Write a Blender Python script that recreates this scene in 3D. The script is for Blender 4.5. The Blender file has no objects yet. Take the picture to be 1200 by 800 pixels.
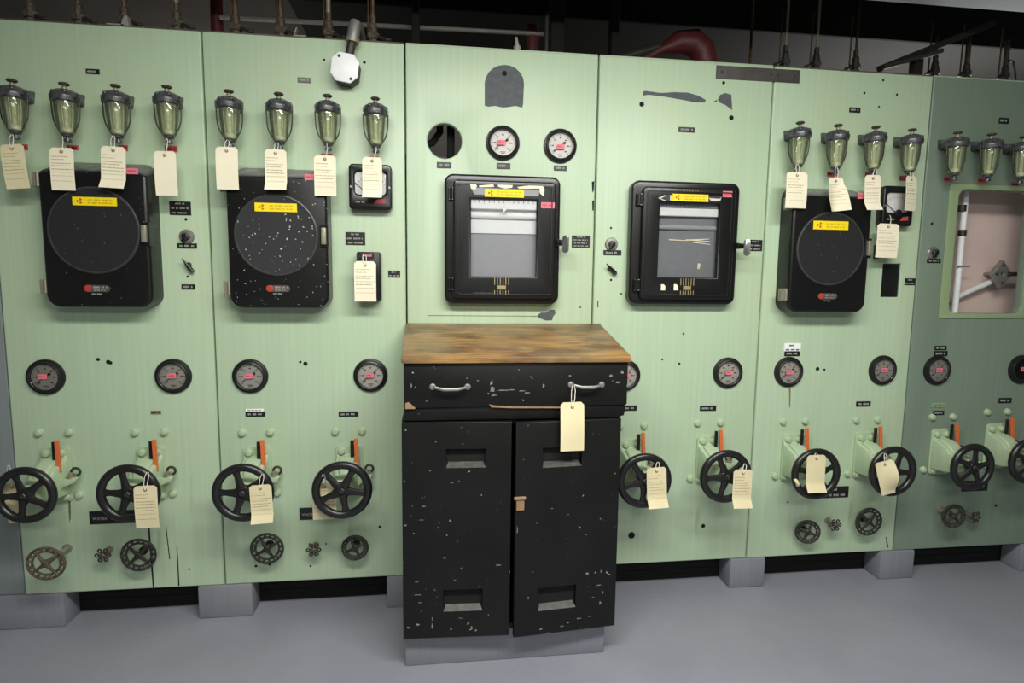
import bpy, bmesh, math, random
from mathutils import Vector, Matrix, Euler
C = bpy.context.scene.collection
PI = math.pi

# ------------------------------------------------------------------ camera model (1200 x 800 frame)
F = 680.5
CAM = Vector((1.33089, -1.96025, 1.14874))
YAW, PITCH, ROLL = math.radians(7.217), math.radians(-6.132), math.radians(0.680)
def cam_axes():
    cy, sy, cp, sp, cr, sr = math.cos(YAW), math.sin(YAW), math.cos(PITCH), math.sin(PITCH), math.cos(ROLL), math.sin(ROLL)
    f = Vector((sy*cp, cy*cp, sp)); r = Vector((cy, -sy, 0)); u = r.cross(f)
    return cr*r + sr*u, -sr*r + cr*u, f
RX, UX, FX = cam_axes()
def ray(px, py): return FX + RX*((px-600)/F) - UX*((py-400)/F)
def bp(px, py, Y=0.0):
    """point of the plane y = Y that the photograph shows at px, py"""
    d = ray(px, py); t = (Y-CAM.y)/d.y
    return CAM + d*t
def gp(px, py, Z=0.0):
    d = ray(px, py); t = (Z-CAM.z)/d.z
    return CAM + d*t
H0, H1 = 0.115, 1.887
ZB = H0+.014          # top of the base frame behind the panels
SEAM = [0.0, 0.6146, 1.2246, 1.8587, 2.4790, 3.0870]

# ------------------------------------------------------------------ materials
def lin(c):
    c /= 255.0
    return c/12.92 if c <= .04045 else ((c+.055)/1.055)**2.4
def rgb(r, g, b): return (lin(r), lin(g), lin(b), 1)
def newmat(name):
    m = bpy.data.materials.new(name); m.use_nodes = True
    nt = m.node_tree; b = nt.nodes['Principled BSDF']
    return m, nt, b
def N(nt, t, **kw):
    n = nt.nodes.new(t)
    for k, v in kw.items():
        if k in n.inputs: n.inputs[k].default_value = v
        else: setattr(n, k, v)
    return n
def ramp(nt, fac, stops):
    n = nt.nodes.new('ShaderNodeValToRGB'); e = n.color_ramp.elements
    e[0].position, e[0].color = stops[0]; e[1].position, e[1].color = stops[-1]
    for p, c in stops[1:-1]:
        x = e.new(p); x.color = c
    nt.links.new(fac, n.inputs[0]); return n
def coords(nt, scale, kind='Object'):
    tc = nt.nodes.new('ShaderNodeTexCoord'); mp = nt.nodes.new('ShaderNodeMapping')
    mp.inputs['Scale'].default_value = scale
    nt.links.new(tc.outputs[kind], mp.inputs[0]); return mp.outputs[0]
def noise(nt, scale3, s, detail=3, rough=.5):
    n = N(nt, 'ShaderNodeTexNoise', Scale=s, Detail=detail, Roughness=rough)
    nt.links.new(coords(nt, scale3), n.inputs['Vector']); return n.outputs['Fac']
def mixc(nt, fac, a, b):
    n = nt.nodes.new('ShaderNodeMix'); n.data_type = 'RGBA'
    if hasattr(fac, 'node'): nt.links.new(fac, n.inputs[0])
    else: n.inputs[0].default_value = fac
    for i, v in ((6, a), (7, b)):
        if hasattr(v, 'node'): nt.links.new(v, n.inputs[i])
        else: n.inputs[i].default_value = v
    return n.outputs[2]
def warped(nt, sc, amt=.012):
    c = coords(nt, sc); nz = N(nt, 'ShaderNodeTexNoise', Scale=70.0, Detail=3.0); nt.links.new(c, nz.inputs['Vector'])
    sub = N(nt, 'ShaderNodeVectorMath', operation='MULTIPLY_ADD'); nt.links.new(nz.outputs['Color'], sub.inputs[0])
    sub.inputs[1].default_value = (amt,)*3; nt.links.new(c, sub.inputs[2]); return sub.outputs[0]
def plain(name, c, rough=.5, metal=0, spec=.5, var=.12, s=40):
    m, nt, b = newmat(name)
    f = noise(nt, (1, 1, 1), s)
    lo = tuple(x*(1-var) for x in c[:3])+(1,); hi = tuple(min(1, x*(1+var)) for x in c[:3])+(1,)
    r = ramp(nt, f, [(.3, lo), (.7, hi)])
    nt.links.new(r.outputs[0], b.inputs['Base Color'])
    b.inputs['Roughness'].default_value = rough; b.inputs['Metallic'].default_value = metal
    b.inputs['Specular IOR Level'].default_value = spec
    return m
def paint(name, c, rough=.42, dirt=.0, bump=.0):
    """enamel paint: fine vertical brush streaks, faint blotches, a few grimy patches"""
    m, nt, b = newmat(name)
    st = noise(nt, (60, 60, 1.2), 1.5, 4)
    bl = noise(nt, (1, 1, 1), 2.2, 3)
    lo = tuple(x*.965 for x in c[:3])+(1,); hi = tuple(min(1, x*1.03) for x in c[:3])+(1,)
    a = ramp(nt, st, [(.35, lo), (.65, hi)]).outputs[0]
    warm = (c[0]*1.06, c[1]*.97, c[2]*.88, 1)
    a = mixc(nt, ramp(nt, bl, [(.5, (0, 0, 0, 1)), (.75, (.6, .6, .6, 1))]).outputs[0], a, warm)
    if dirt:
        g = noise(nt, (5, 5, .6), 3, 5, .6)
        a = mixc(nt, ramp(nt, g, [(.66, (0, 0, 0, 1)), (.8, (dirt, dirt, dirt, 1))]).outputs[0], a, rgb(110, 100, 70))
        v = N(nt, 'ShaderNodeTexVoronoi', Scale=9.0); nt.links.new(coords(nt, (1, 1, 1)), v.inputs['Vector'])
        a = mixc(nt, ramp(nt, v.outputs['Distance'], [(.008, (.7, .7, .7, 1)), (.025, (0, 0, 0, 1))]).outputs[0], a, rgb(70, 70, 55))
    nt.links.new(a, b.inputs['Base Color']); b.inputs['Roughness'].default_value = rough
    bm = N(nt, 'ShaderNodeBump', Strength=.012, Distance=.002); nt.links.new(st, bm.inputs['Height']); nt.links.new(bm.outputs[0], b.inputs['Normal'])
    return m
def specked(name, c, dot, dens, rough=.35, scratch=0.0, scale=55, dust=0.0):
    """dark finish with pale dusty specks / chips of their own shape"""
    m, nt, b = newmat(name)
    v = N(nt, 'ShaderNodeTexVoronoi', Scale=float(scale)); nt.links.new(warped(nt, (1, 1, 1)), v.inputs['Vector'])
    big = noise(nt, (1, 1, 1), 7, 2)
    mul = N(nt, 'ShaderNodeMath', operation='MULTIPLY'); nt.links.new(big, mul.inputs[0]); mul.inputs[1].default_value = dens
    lt = N(nt, 'ShaderNodeMath', operation='LESS_THAN'); nt.links.new(v.outputs['Distance'], lt.inputs[0]); nt.links.new(mul.outputs[0], lt.inputs[1])
    col = mixc(nt, lt.outputs[0], c, dot)
    if scratch:
        s = noise(nt, (30, 30, 5), 4, 6, .7)
        col = mixc(nt, ramp(nt, s, [(.70, (0, 0, 0, 1)), (.74, (scratch,)*3+(1,))]).outputs[0], col, dot)
    if dust:  # grey on upward faces: dust, plus the case top's highlight put into colour
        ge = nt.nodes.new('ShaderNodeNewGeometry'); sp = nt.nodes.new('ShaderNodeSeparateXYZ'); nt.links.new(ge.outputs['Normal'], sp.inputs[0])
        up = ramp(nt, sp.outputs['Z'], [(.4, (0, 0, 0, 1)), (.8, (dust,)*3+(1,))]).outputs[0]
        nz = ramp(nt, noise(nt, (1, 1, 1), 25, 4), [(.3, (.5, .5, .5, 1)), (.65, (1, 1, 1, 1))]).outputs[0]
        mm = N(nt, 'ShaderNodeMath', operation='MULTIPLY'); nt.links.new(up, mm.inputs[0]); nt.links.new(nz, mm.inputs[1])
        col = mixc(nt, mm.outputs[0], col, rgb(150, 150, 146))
    nt.links.new(col, b.inputs['Base Color']); b.inputs['Roughness'].default_value = rough
    return m
def glassy(name, tint, refl=1.45, diffuse=0.0, dcol=(1, 1, 1, 1)):
    m = bpy.data.materials.new(name); m.use_nodes = True; nt = m.node_tree; nt.nodes.clear()
    out = nt.nodes.new('ShaderNodeOutputMaterial')
    tr = N(nt, 'ShaderNodeBsdfTransparent', Color=tint); gl = N(nt, 'ShaderNodeBsdfGlossy', Roughness=.04)
    fr = N(nt, 'ShaderNodeFresnel', IOR=refl); mx = nt.nodes.new('ShaderNodeMixShader')
    nt.links.new(fr.outputs[0], mx.inputs[0]); nt.links.new(tr.outputs[0], mx.inputs[1]); nt.links.new(gl.outputs[0], mx.inputs[2])
    last = mx.outputs[0]
    if diffuse:
        df = N(nt, 'ShaderNodeBsdfDiffuse', Color=dcol); m2 = N(nt, 'ShaderNodeMixShader', Fac=diffuse)
        nt.links.new(last, m2.inputs[1]); nt.links.new(df.outputs[0], m2.inputs[2]); last = m2.outputs[0]
    nt.links.new(last, out.inputs[0]); return m

GREEN = rgb(183, 205, 172)
M = {
 'green': paint('green_enamel', GREEN, .4, .5),
 'green_dark': paint('grey_green_enamel', rgb(122, 140, 122), .45, .4),
 'green_cast': paint('green_cast_iron_paint', rgb(172, 192, 157), .45),
 'green_frame': paint('pale_green_frame_paint', rgb(146, 166, 124), .45, .3),
 'grey_panel': paint('grey_panel_paint', rgb(126, 135, 134), .5),
 'floor': None, 'block': paint('grey_block_paint', rgb(128, 131, 139), .6, .3),
 'black': plain('black_enamel', rgb(22, 22, 22), .28),
 'black_rough': plain('black_crackle', rgb(28, 28, 27), .5),
 'bezel': plain('black_bezel', rgb(24, 24, 23), .35),
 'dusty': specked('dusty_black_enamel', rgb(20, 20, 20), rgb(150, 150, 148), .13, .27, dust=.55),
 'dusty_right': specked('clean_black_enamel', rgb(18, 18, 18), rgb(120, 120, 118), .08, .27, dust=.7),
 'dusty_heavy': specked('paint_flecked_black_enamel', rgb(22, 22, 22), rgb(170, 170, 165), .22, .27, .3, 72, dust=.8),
 'glass_dark': specked('dark_chart_glass', rgb(44, 45, 45), rgb(150, 150, 150), .12, .12, 0, 70),
 'glass_flecked': specked('flecked_chart_glass', rgb(58, 59, 59), rgb(190, 190, 186), .27, .14, .25, 72),
 'ring': plain('dull_ring', rgb(58, 58, 56), .35),
 'wheel': plain('black_handwheel_paint', rgb(30, 29, 29), .3),
 'iron': plain('dark_iron', rgb(58, 56, 50), .5, .3, .5, .4, 120),
 'valve_dark': plain('blackened_valve', rgb(44, 42, 38), .55),
 'sill': plain('lit_worn_sill', rgb(74, 72, 68), .45, 0, .4, .3, 60),  # worn black vent sills, the light on them painted in as grey
 'nick': plain('chipped_paint_edge', rgb(128, 124, 116), .7, 0, .3, .5, 160),
 'iron_rust': plain('rusted_iron', rgb(88, 78, 66), .6, .2, .5, .5, 150),
 'head': plain('grey_cast_head', rgb(92, 92, 95), .34, .6, .5, .6, 70),
 'brass': plain('tarnished_brass', rgb(206, 208, 180), .5, 0, .5, .25, 60),
 'copper': plain('brown_copper_tube', rgb(92, 72, 50), .5, .5, .5, .4, 40),
 'steel': plain('dull_steel', rgb(150, 148, 142), .4, .6),
 'clasp': plain('nickel_clasp', rgb(150, 146, 124), .45, .4),
 'chrome': plain('worn_chrome', rgb(190, 190, 186), .22, .9),
 'paper': plain('manila_card', rgb(243, 235, 206), .8, 0, .2, .04, 12),
 'paper_tan': plain('aged_manila_card', rgb(224, 213, 172), .8, 0, .2, .06, 12),
 'ink': plain('faded_brown_ink', rgb(176, 160, 128), .9, 0, .1),
 'ink_faint': plain('faint_ink', rgb(208, 196, 160), .9, 0, .1),
 'string': plain('white_string', rgb(228, 224, 210), .9),
 'eyelet': plain('brown_eyelet', rgb(150, 122, 88), .7),
 'white': plain('white_enamel', rgb(250, 250, 249), .45, 0, .5, .03),
 'dial': plain('white_dial', rgb(226, 222, 214), .6, 0, .4, .03),
 'dial_grey': plain('soiled_dial', rgb(206, 200, 188), .6, 0, .4, .06),
 'letter': plain('engraved_white', rgb(158, 158, 150), .6),
 'mark': plain('black_print', rgb(30, 30, 30), .6),
 'pink': plain('pink_sticker', rgb(226, 122, 138), .6, 0, .4, .06),
 'red_tape': plain('red_label_tape', rgb(190, 74, 82), .55, 0, .4, .08),
 'yellow': plain('yellow_label', rgb(250, 222, 18), .5, 0, .4, .03),
 'label_ink': plain('label_ink', rgb(206, 172, 24), .6),
 'purple': plain('red_trefoil_ink', rgb(196, 90, 20), .6),
 'orange': plain('orange_paint', rgb(214, 108, 56), .55, 0, .4, .08),
 'logo_red': plain('red_badge', rgb(176, 62, 50), .4),
 'pill': plain('grey_badge', rgb(96, 92, 84), .4, .4),
 'plate': plain('black_engraved_plate', rgb(24, 26, 24), .4),
 'chip': plain('bare_grey_primer', rgb(82, 86, 88), .6, 0, .4, .15, 60),
 'strip': plain('dark_metal_strip', rgb(92, 88, 84), .35, .5, .5, .15, 30),
 'hole': plain('dark_hole', rgb(14, 15, 13), .9),
 'grime': plain('brown_grime', rgb(118, 112, 70), .8, 0, .2, .3, 50),
 'sheet': plain('grey_chart_sheet', rgb(150, 152, 154), .6, 0, .4, .04),
 'sheet_lt': plain('pale_chart_paper', rgb(222, 224, 222), .6, 0, .4, .03),
 'sheet_dk': plain('slate_chart_backing', rgb(120, 123, 126), .6, 0, .4, .06),
 'gold': plain('gold_pinstripe', rgb(172, 156, 112), .4, .3),
 'void': plain('flat_near_black', rgb(30, 28, 26), .9),  # flat near-black of the posts, strut and upper void surfaces
 'back': plain('grey_plaster', rgb(132, 126, 120), .9, 0, .2, .08, 6),
 'ceil': plain('white_ceiling_paint', rgb(160, 166, 166), .8, 0, .2, .03),
 'roomwall': plain('pale_wall_paint', rgb(190, 194, 188), .8, 0, .2, .03),
 'pipe_lt': plain('pale_pipe', rgb(150, 146, 138), .5),
 'red_pipe': plain('dark_red_pipe_paint', rgb(96, 40, 42), .5),
 'pinkboard': plain('pinkish_backboard', rgb(220, 196, 187), .7, 0, .3, .06, 5),
 'interior': plain('bare_wood', rgb(150, 120, 88), .7),
 'glass': glassy('clear_glass', (.97, .97, .97, 1), 1.4),
 'bowl': glassy('olive_bowl_glass', (.97, .975, .91, 1), 1.42, .14, rgb(188, 200, 165)),
}
def floor_mat():
    m, nt, b = newmat('grey_floor_paint')
    f = noise(nt, (1, 1, 1), 3, 5, .6); g = noise(nt, (1, 1, 1), 60, 3)
    a = ramp(nt, f, [(.3, rgb(134, 136, 145)), (.7, rgb(145, 147, 156))]).outputs[0]
    a = mixc(nt, ramp(nt, g, [(.3, (0, 0, 0, 1)), (.8, (.25, .25, .25, 1))]).outputs[0], a, rgb(125, 128, 136))
    v = N(nt, 'ShaderNodeTexVoronoi', Scale=5.0); nt.links.new(coords(nt, (1, 1, 1)), v.inputs['Vector'])
    a = mixc(nt, ramp(nt, v.outputs['Distance'], [(.01, (.6, .6, .6, 1)), (.025, (0, 0, 0, 1))]).outputs[0], a, rgb(190, 192, 196))
    nt.links.new(a, b.inputs['Base Color']); b.inputs['Roughness'].default_value = .48
    bm = N(nt, 'ShaderNodeBump', Strength=.12, Distance=.003); nt.links.new(g, bm.inputs['Height']); nt.links.new(bm.outputs[0], b.inputs['Normal'])
    return m
M['floor'] = floor_mat()
def wood_top():
    m, nt, b = newmat('worn_wood_top')
    gr = noise(nt, (2, 28, 28), 3, 5, .6); bl = noise(nt, (2.2, 4.5, 4.5), 2.6, 4, .6); sp = noise(nt, (1, 1, 1), 45, 4, .7)
    a = ramp(nt, gr, [(.3, rgb(120, 88, 50)), (.55, rgb(160, 122, 70)), (.75, rgb(188, 152, 100))]).outputs[0]
    a = mixc(nt, ramp(nt, bl, [(.44, (0, 0, 0, 1)), (.62, (.85, .85, .85, 1))]).outputs[0], a, rgb(84, 62, 42))
    gs = noise(nt, (3, 3, 3), 1.3, 3)
    a = mixc(nt, ramp(nt, gs, [(.5, (0, 0, 0, 1)), (.7, (.7, .7, .7, 1))]).outputs[0], a, rgb(136, 122, 90))  # grey-green sheen painted into the wood colour as patches
    a = mixc(nt, ramp(nt, sp, [(.62, (0, 0, 0, 1)), (.75, (.5, .5, .5, 1))]).outputs[0], a, rgb(112, 98, 84))
    nt.links.new(a, b.inputs['Base Color']); b.inputs['Roughness'].default_value = .42
    return m
M['wood'] = wood_top()
def worn_black():
    m, nt, b = newmat('worn_black_paint')
    v = N(nt, 'ShaderNodeTexVoronoi', Scale=30.0); nt.links.new(warped(nt, (1, 1, 1.3), .03), v.inputs['Vector'])
    big = noise(nt, (1, 1, 1), 5, 3); mul = N(nt, 'ShaderNodeMath', operation='MULTIPLY'); nt.links.new(big, mul.inputs[0]); mul.inputs[1].default_value = .14
    lt = N(nt, 'ShaderNodeMath', operation='LESS_THAN'); nt.links.new(v.outputs['Distance'], lt.inputs[0]); nt.links.new(mul.outputs[0], lt.inputs[1])
    n2 = noise(nt, (1, 1, 1), 90, 2)
    dotc = ramp(nt, n2, [(.45, rgb(60, 58, 54)), (.62, rgb(176, 172, 164))]).outputs[0]
    base = ramp(nt, noise(nt, (1, 1, 1), 6, 4), [(.3, rgb(15, 15, 14)), (.7, rgb(23, 23, 22))]).outputs[0]
    s = noise(nt, (14, 14, 60), 2.2, 5, .65)
    col = mixc(nt, lt.outputs[0], base, dotc)
    col = mixc(nt, ramp(nt, s, [(.72, (0, 0, 0, 1)), (.75, (.5, .5, .5, 1))]).outputs[0], col, rgb(96, 92, 84))
    nt.links.new(col, b.inputs['Base Color']); b.inputs['Roughness'].default_value = .45; b.inputs['Specular IOR Level'].default_value = .3
    return m
M['wornblack'] = worn_black()

# ------------------------------------------------------------------ mesh building
class MB:
    def __init__(s): s.v, s.f = [], []
    def add(s, vs, fs):
        o = len(s.v); s.v += [Vector(v) for v in vs]; s.f += [tuple(i+o for i in f) for f in fs]; return s
    def box(s, x0, x1, y0, y1, z0, z1):
        x0, x1 = sorted((x0, x1)); y0, y1 = sorted((y0, y1)); z0, z1 = sorted((z0, z1))
        return s.add([(x0,y0,z0),(x1,y0,z0),(x1,y1,z0),(x0,y1,z0),(x0,y0,z1),(x1,y0,z1),(x1,y1,z1),(x0,y1,z1)],
                     [(0,3,2,1),(4,5,6,7),(0,1,5,4),(1,2,6,5),(2,3,7,6),(3,0,4,7)])
    def cyl(s, p0, p1, r0, r1=None, n=16):
        r1 = r0 if r1 is None else r1; p0, p1 = Vector(p0), Vector(p1); d = (p1-p0).normalized()
        a = d.orthogonal().normalized(); b = d.cross(a); vs = []
        for p, r in ((p0, r0), (p1, r1)):
            for i in range(n):
                t = 2*PI*i/n; vs.append(p+a*(r*math.cos(t))+b*(r*math.sin(t)))
        fs = [(i, (i+1) % n, n+(i+1) % n, n+i) for i in range(n)] + [tuple(range(n-1, -1, -1)), tuple(range(n, 2*n))]
        return s.add(vs, fs)
    def lathe(s, prof, c=(0, 0, 0), axis='Y', n=40, closed=False):
        """prof: list of (radius, position along axis)"""
        c = Vector(c); vs = []; m = len(prof)
        for r, h in prof:
            for i in range(n):
                t = 2*PI*i/n
                if axis == 'Y': vs.append(c+Vector((r*math.cos(t), h, r*math.sin(t))))
                elif axis == 'Z': vs.append(c+Vector((r*math.cos(t), r*math.sin(t), h)))
                else: vs.append(c+Vector((h, r*math.cos(t), r*math.sin(t))))
        fs = []
        for k in range(m if closed else m-1):
            for i in range(n):
                a, b = k*n+i, k*n+(i+1) % n; q = ((k+1) % m)*n
                fs.append((a, b, q+(i+1) % n, q+i))
        if not closed:
            fs.append(tuple(range(n-1, -1, -1))); fs.append(tuple((m-1)*n+i for i in range(n)))
        return s.add(vs, fs)
    def torus(s, c, R, r, n=48, k=10, axis='Y', flat=1.0):
        prof = [(R+r*math.cos(2*PI*j/k), flat*r*math.sin(2*PI*j/k)) for j in range(k)]
        return s.lathe(prof, c, axis, n, True)
    def tube(s, path, r, n=8):
        P = [Vector(p) for p in path]; vs = []; up = None
        rs = r if isinstance(r, (list, tuple)) else [r]*len(P)
        for i, p in enumerate(P):
            d = (P[min(i+1, len(P)-1)]-P[max(i-1, 0)]).normalized()
            if up is None: up = d.orthogonal().normalized()
            a = (up-d*up.dot(d))
            a = a.normalized() if a.length > 1e-6 else d.orthogonal().normalized()
            up = a; b = d.cross(a)
            for j in range(n):
                t = 2*PI*j/n; vs.append(p+a*(rs[i]*math.cos(t))+b*(rs[i]*math.sin(t)))
        fs = [(i*n+j, i*n+(j+1) % n, (i+1)*n+(j+1) % n, (i+1)*n+j) for i in range(len(P)-1) for j in range(n)]
        fs += [tuple(range(n-1, -1, -1)), tuple((len(P)-1)*n+j for j in range(n))]
        return s.add(vs, fs)
    def prism(s, out, yb, yf):
        """outline in the XZ plane, from yb (back) to yf (front, smaller y)"""
        n = len(out); vs = [(x, yf, z) for x, z in out]+[(x, yb, z) for x, z in out]
        fs = [tuple(range(n)), tuple(range(2*n-1, n-1, -1))]+[(i, n+i, n+(i+1) % n, (i+1) % n) for i in range(n)]
        return s.add(vs, fs)
    def loft(s, secs):
        n = len(secs[0]); vs = [p for q in secs for p in q]; fs = []
        for k in range(len(secs)-1):
            for i in range(n): fs.append((k*n+i, k*n+(i+1) % n, (k+1)*n+(i+1) % n, (k+1)*n+i))
        fs += [tuple(range(n-1, -1, -1)), tuple((len(secs)-1)*n+i for i in range(n))]
        return s.add(vs, fs)
    def ball(s, c, r, sz=(1, 1, 1), n=12):
        prof = [(max(1e-4, r*math.sin(PI*i/n)), -r*math.cos(PI*i/n)) for i in range(n+1)]
        o = len(s.v); s.lathe(prof, (0, 0, 0), 'Z', 16)
        for i in range(o, len(s.v)):
            v = s.v[i]; s.v[i] = Vector((v.x*sz[0], v.y*sz[1], v.z*sz[2]))+Vector(c)
        return s
    def mesh(s, name, mat, bevel=0, seg=2, frontonly=None, origin=(0, 0, 0), ang=35):
        me = bpy.data.meshes.new(name); O = Vector(origin)
        me.from_pydata([v-O for v in s.v], [], s.f); return finish(me, mat, bevel, seg, ang, frontonly)
    def build(s, name, mat, parent=None, bevel=0, seg=2, origin=None, frontonly=None, ang=35, label=None):
        if origin is None: origin = (0, 0, 0)
        return link(name, s.mesh(name, mat, bevel, seg, frontonly, origin, ang), parent, label=label)
def finish(me, mat, bevel=0, seg=2, ang=35, frontonly=None):
    bm = bmesh.new(); bm.from_mesh(me)
    bmesh.ops.recalc_face_normals(bm, faces=bm.faces[:])
    if bevel:
        es = [e for e in bm.edges if len(e.link_faces) == 2 and e.calc_face_angle(0) > math.radians(30)]
        if frontonly is not None: es = [e for e in es if all(v.co.y < frontonly for v in e.verts)]
        bmesh.ops.bevel(bm, geom=es, offset=bevel, offset_type='OFFSET', segments=seg, profile=.5, affect='EDGES', clamp_overlap=True)
    bm.to_mesh(me); bm.free()
    if mat: me.materials.append(M[mat] if isinstance(mat, str) else mat)
    me.shade_smooth(); me.set_sharp_from_angle(angle=math.radians(ang))
    return me
def link(name, me, parent=None, loc=(0, 0, 0), rot=(0, 0, 0), label=None):
    o = bpy.data.objects.new(name, me); C.objects.link(o)
    if parent: o.parent = parent
    o.location = loc; o.rotation_euler = rot
    if label: o['label'] = label
    return o
def tag_props(o, label, cat, group=None):
    o['label'] = label; o['category'] = cat
    if group: o['group'] = group
    return o
def thing(name, label, cat, loc, rot=(0, 0, 0), group=None):
    o = bpy.data.objects.new(name, None); C.objects.link(o); o.empty_display_size = .05
    o.location = loc; o.rotation_euler = rot
    return tag_props(o, label, cat, group)
def struct(o): o['kind'] = 'structure'; return o
def from_curve(cu, flip=True):
    ob = bpy.data.objects.new('tmp', cu); C.objects.link(ob)
    dg = bpy.context.evaluated_depsgraph_get(); me = bpy.data.meshes.new_from_object(ob.evaluated_get(dg))
    bpy.data.objects.remove(ob); bpy.data.curves.remove(cu)
    if flip: me.transform(Matrix.Rotation(PI/2, 4, 'X'))
    me.materials.clear()
    return me
def sheet(loops, yb, yf, mat, bevel=0):
    """plate in the XZ plane with holes: first loop outer, others holes; between yb (back) and yf (front)"""
    cu = bpy.data.curves.new('s', 'CURVE'); cu.dimensions = '2D'; cu.fill_mode = 'BOTH'
    for lp in loops:
        sp = cu.splines.new('POLY'); sp.points.add(len(lp)-1); sp.use_cyclic_u = True
        for p, (x, z) in zip(sp.points, lp): p.co = (x, z, 0, 1)
    th = abs(yb-yf); cu.extrude = th/2-bevel; cu.bevel_depth = bevel; cu.bevel_resolution = 2; cu.offset = -bevel
    me = from_curve(cu); me.transform(Matrix.Translation((0, (yb+yf)/2, 0)))
    bm = bmesh.new(); bm.from_mesh(me); bmesh.ops.remove_doubles(bm, verts=bm.verts[:], dist=1e-5); bm.to_mesh(me); bm.free()
    return finish(me, mat, 0, 2, 30)
def text_mesh(s, size, mat, depth=.0004, align='CENTER'):
    cu = bpy.data.curves.new('t', 'FONT'); cu.body = s; cu.size = size; cu.extrude = depth; cu.align_x = align; cu.align_y = 'CENTER'
    return finish(from_curve(cu), mat)
def rrect(x0, x1, z0, z1, r, n=6):
    pts = []
    for cx, cz, a0 in ((x1-r, z0+r, -90), (x1-r, z1-r, 0), (x0+r, z1-r, 90), (x0+r, z0+r, 180)):
        for i in range(n+1):
            a = math.radians(a0+90*i/n); pts.append((cx+r*math.cos(a), cz+r*math.sin(a)))
    return pts
def circ(x, z, r, n=40, rev=False):
    p = [(x+r*math.cos(2*PI*i/n), z+r*math.sin(2*PI*i/n)) for i in range(n)]
    return p[::-1] if rev else p
def pxrect(l, t, r, b, Y=0):
    cx, cy = (l+r)/2, (t+b)/2
    return bp(l, cy, Y).x, bp(r, cy, Y).x, bp(cx, b, Y).z, bp(cx, t, Y).z
def greek(mb, x0, x1, zc, h, y, seed=0, gap=.28, words=None):
    """small illegible lettering: a row of raised character-sized strokes"""
    R = random.Random(seed); x = x0; k = 0; nw = R.randint(3, 6)
    while x < x1-h*.3:
        w = h*R.uniform(.35, .75)
        if x+w > x1: break
        mb.box(x, x+w*.75, y-.0004, y, zc-h/2*R.uniform(.7, 1), zc+h/2*R.uniform(.7, 1))
        x += w; k += 1
        if k >= nw: x += h*.7; k = 0; nw = R.randint(2, 6)
CACHE = {}

# ------------------------------------------------------------------ room shell
def shell(name, mat, *box):
    return struct(MB().box(*box).build(name, mat))
XL, XR, YF, YB = -2.2, 5.6, -4.2, 1.15
shell('floor', 'floor', XL, XR, YF, YB, -.06, 0)
cz = bp(1050, 0, 0).z
ceil_pts = [bp(1050, 0, 0), bp(1200, 16, 0)]
shell('ceiling', 'ceil', XL, XR, YF, -.0, 2.125, 2.2)
shell('trim_1', 'void', XL, XR, -.02, .02, 2.2, 3.05)
shell('trim_2', 'void', XL, XR, 0, YB, 3.0, 3.06)
shell('wall_back', 'back', XL, XR, YB, YB+.08, -.06, 3.06)
shell('wall_front', 'roomwall', XL, XR, YF-.08, YF, -.06, 2.2)
shell('wall_left', 'roomwall', XL-.08, XL, YF, YB, -.06, 3.06)
shell('wall_right', 'roomwall', XR, XR+.08, YF, YB, -.06, 3.06)

# ------------------------------------------------------------------ the panel board
HOLE3 = bp(521, 165); HR = .0555
o6 = pxrect(1117, 223, 1203, 367)
s5 = pxrect(1034, 309, 1055, 348)
plabels = [
 'light green control panel with the leftmost round-chart recorder and four tagged glass bowls',
 'light green control panel with the white octagonal box hanging over its top edge',
 'light green control panel with a grey arched patch and open round hole, behind the cabinet',
 'light green control panel with long dark paint chip near its top, beside the cabinet',
 'light green control panel with a tall black slot below a hanging tag and meter',
 'darker grey-green control panel with a large rectangular opening, at the right edge']
PAN = []
edges = SEAM+[3.70]
for i in range(6):
    x0, x1 = edges[i]+.0022, edges[i+1]-.0022
    loops = [[(x0, H0), (x1, H0), (x1, H1), (x0, H1)]]
    if i == 2: loops.append(circ(HOLE3.x, HOLE3.z, HR, 48, True))
    if i == 4: loops.append([(s5[0], s5[2]), (s5[0], s5[3]), (s5[1], s5[3]), (s5[1], s5[2])])
    if i == 5: loops.append(rrect(*o6, .03)[::-1])
    me = sheet(loops, .03, 0, 'green' if i < 5 else 'green_dark', .005)
    me.transform(Matrix.Translation((-(x0+x1)/2, 0, -H0)))
    o = link('control_panel', me, None, ((x0+x1)/2, 0, H0))
    tag_props(o, plabels[i], 'control panel', 'green control panels'); PAN.append(o)
me = sheet([[(-1.1, H0), (-.0022, H0), (-.0022, H1), (-1.1, H1)]], .03, .004, 'grey_panel', .005)
me.transform(Matrix.Translation((.55, 0, -H0)))
tag_props(link('side_panel', me, None, (-.55, 0, H0)), 'plain grey sheet panel at the far left edge beside the green panels', 'panel')
def pan_of(x):
    for i in range(6):
        if x < edges[i+1]: return PAN[i]
    return PAN[5]
# rusty top edge of every panel is its own narrow flange
for i, p in enumerate(PAN):
    MB().box(edges[i]+.004, edges[i+1]-.004, .004, .05, H1, H1+.004).build('top_flange', 'iron_rust' if i in (0, 1, 4) else 'green_cast', p, origin=p.location)

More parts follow.
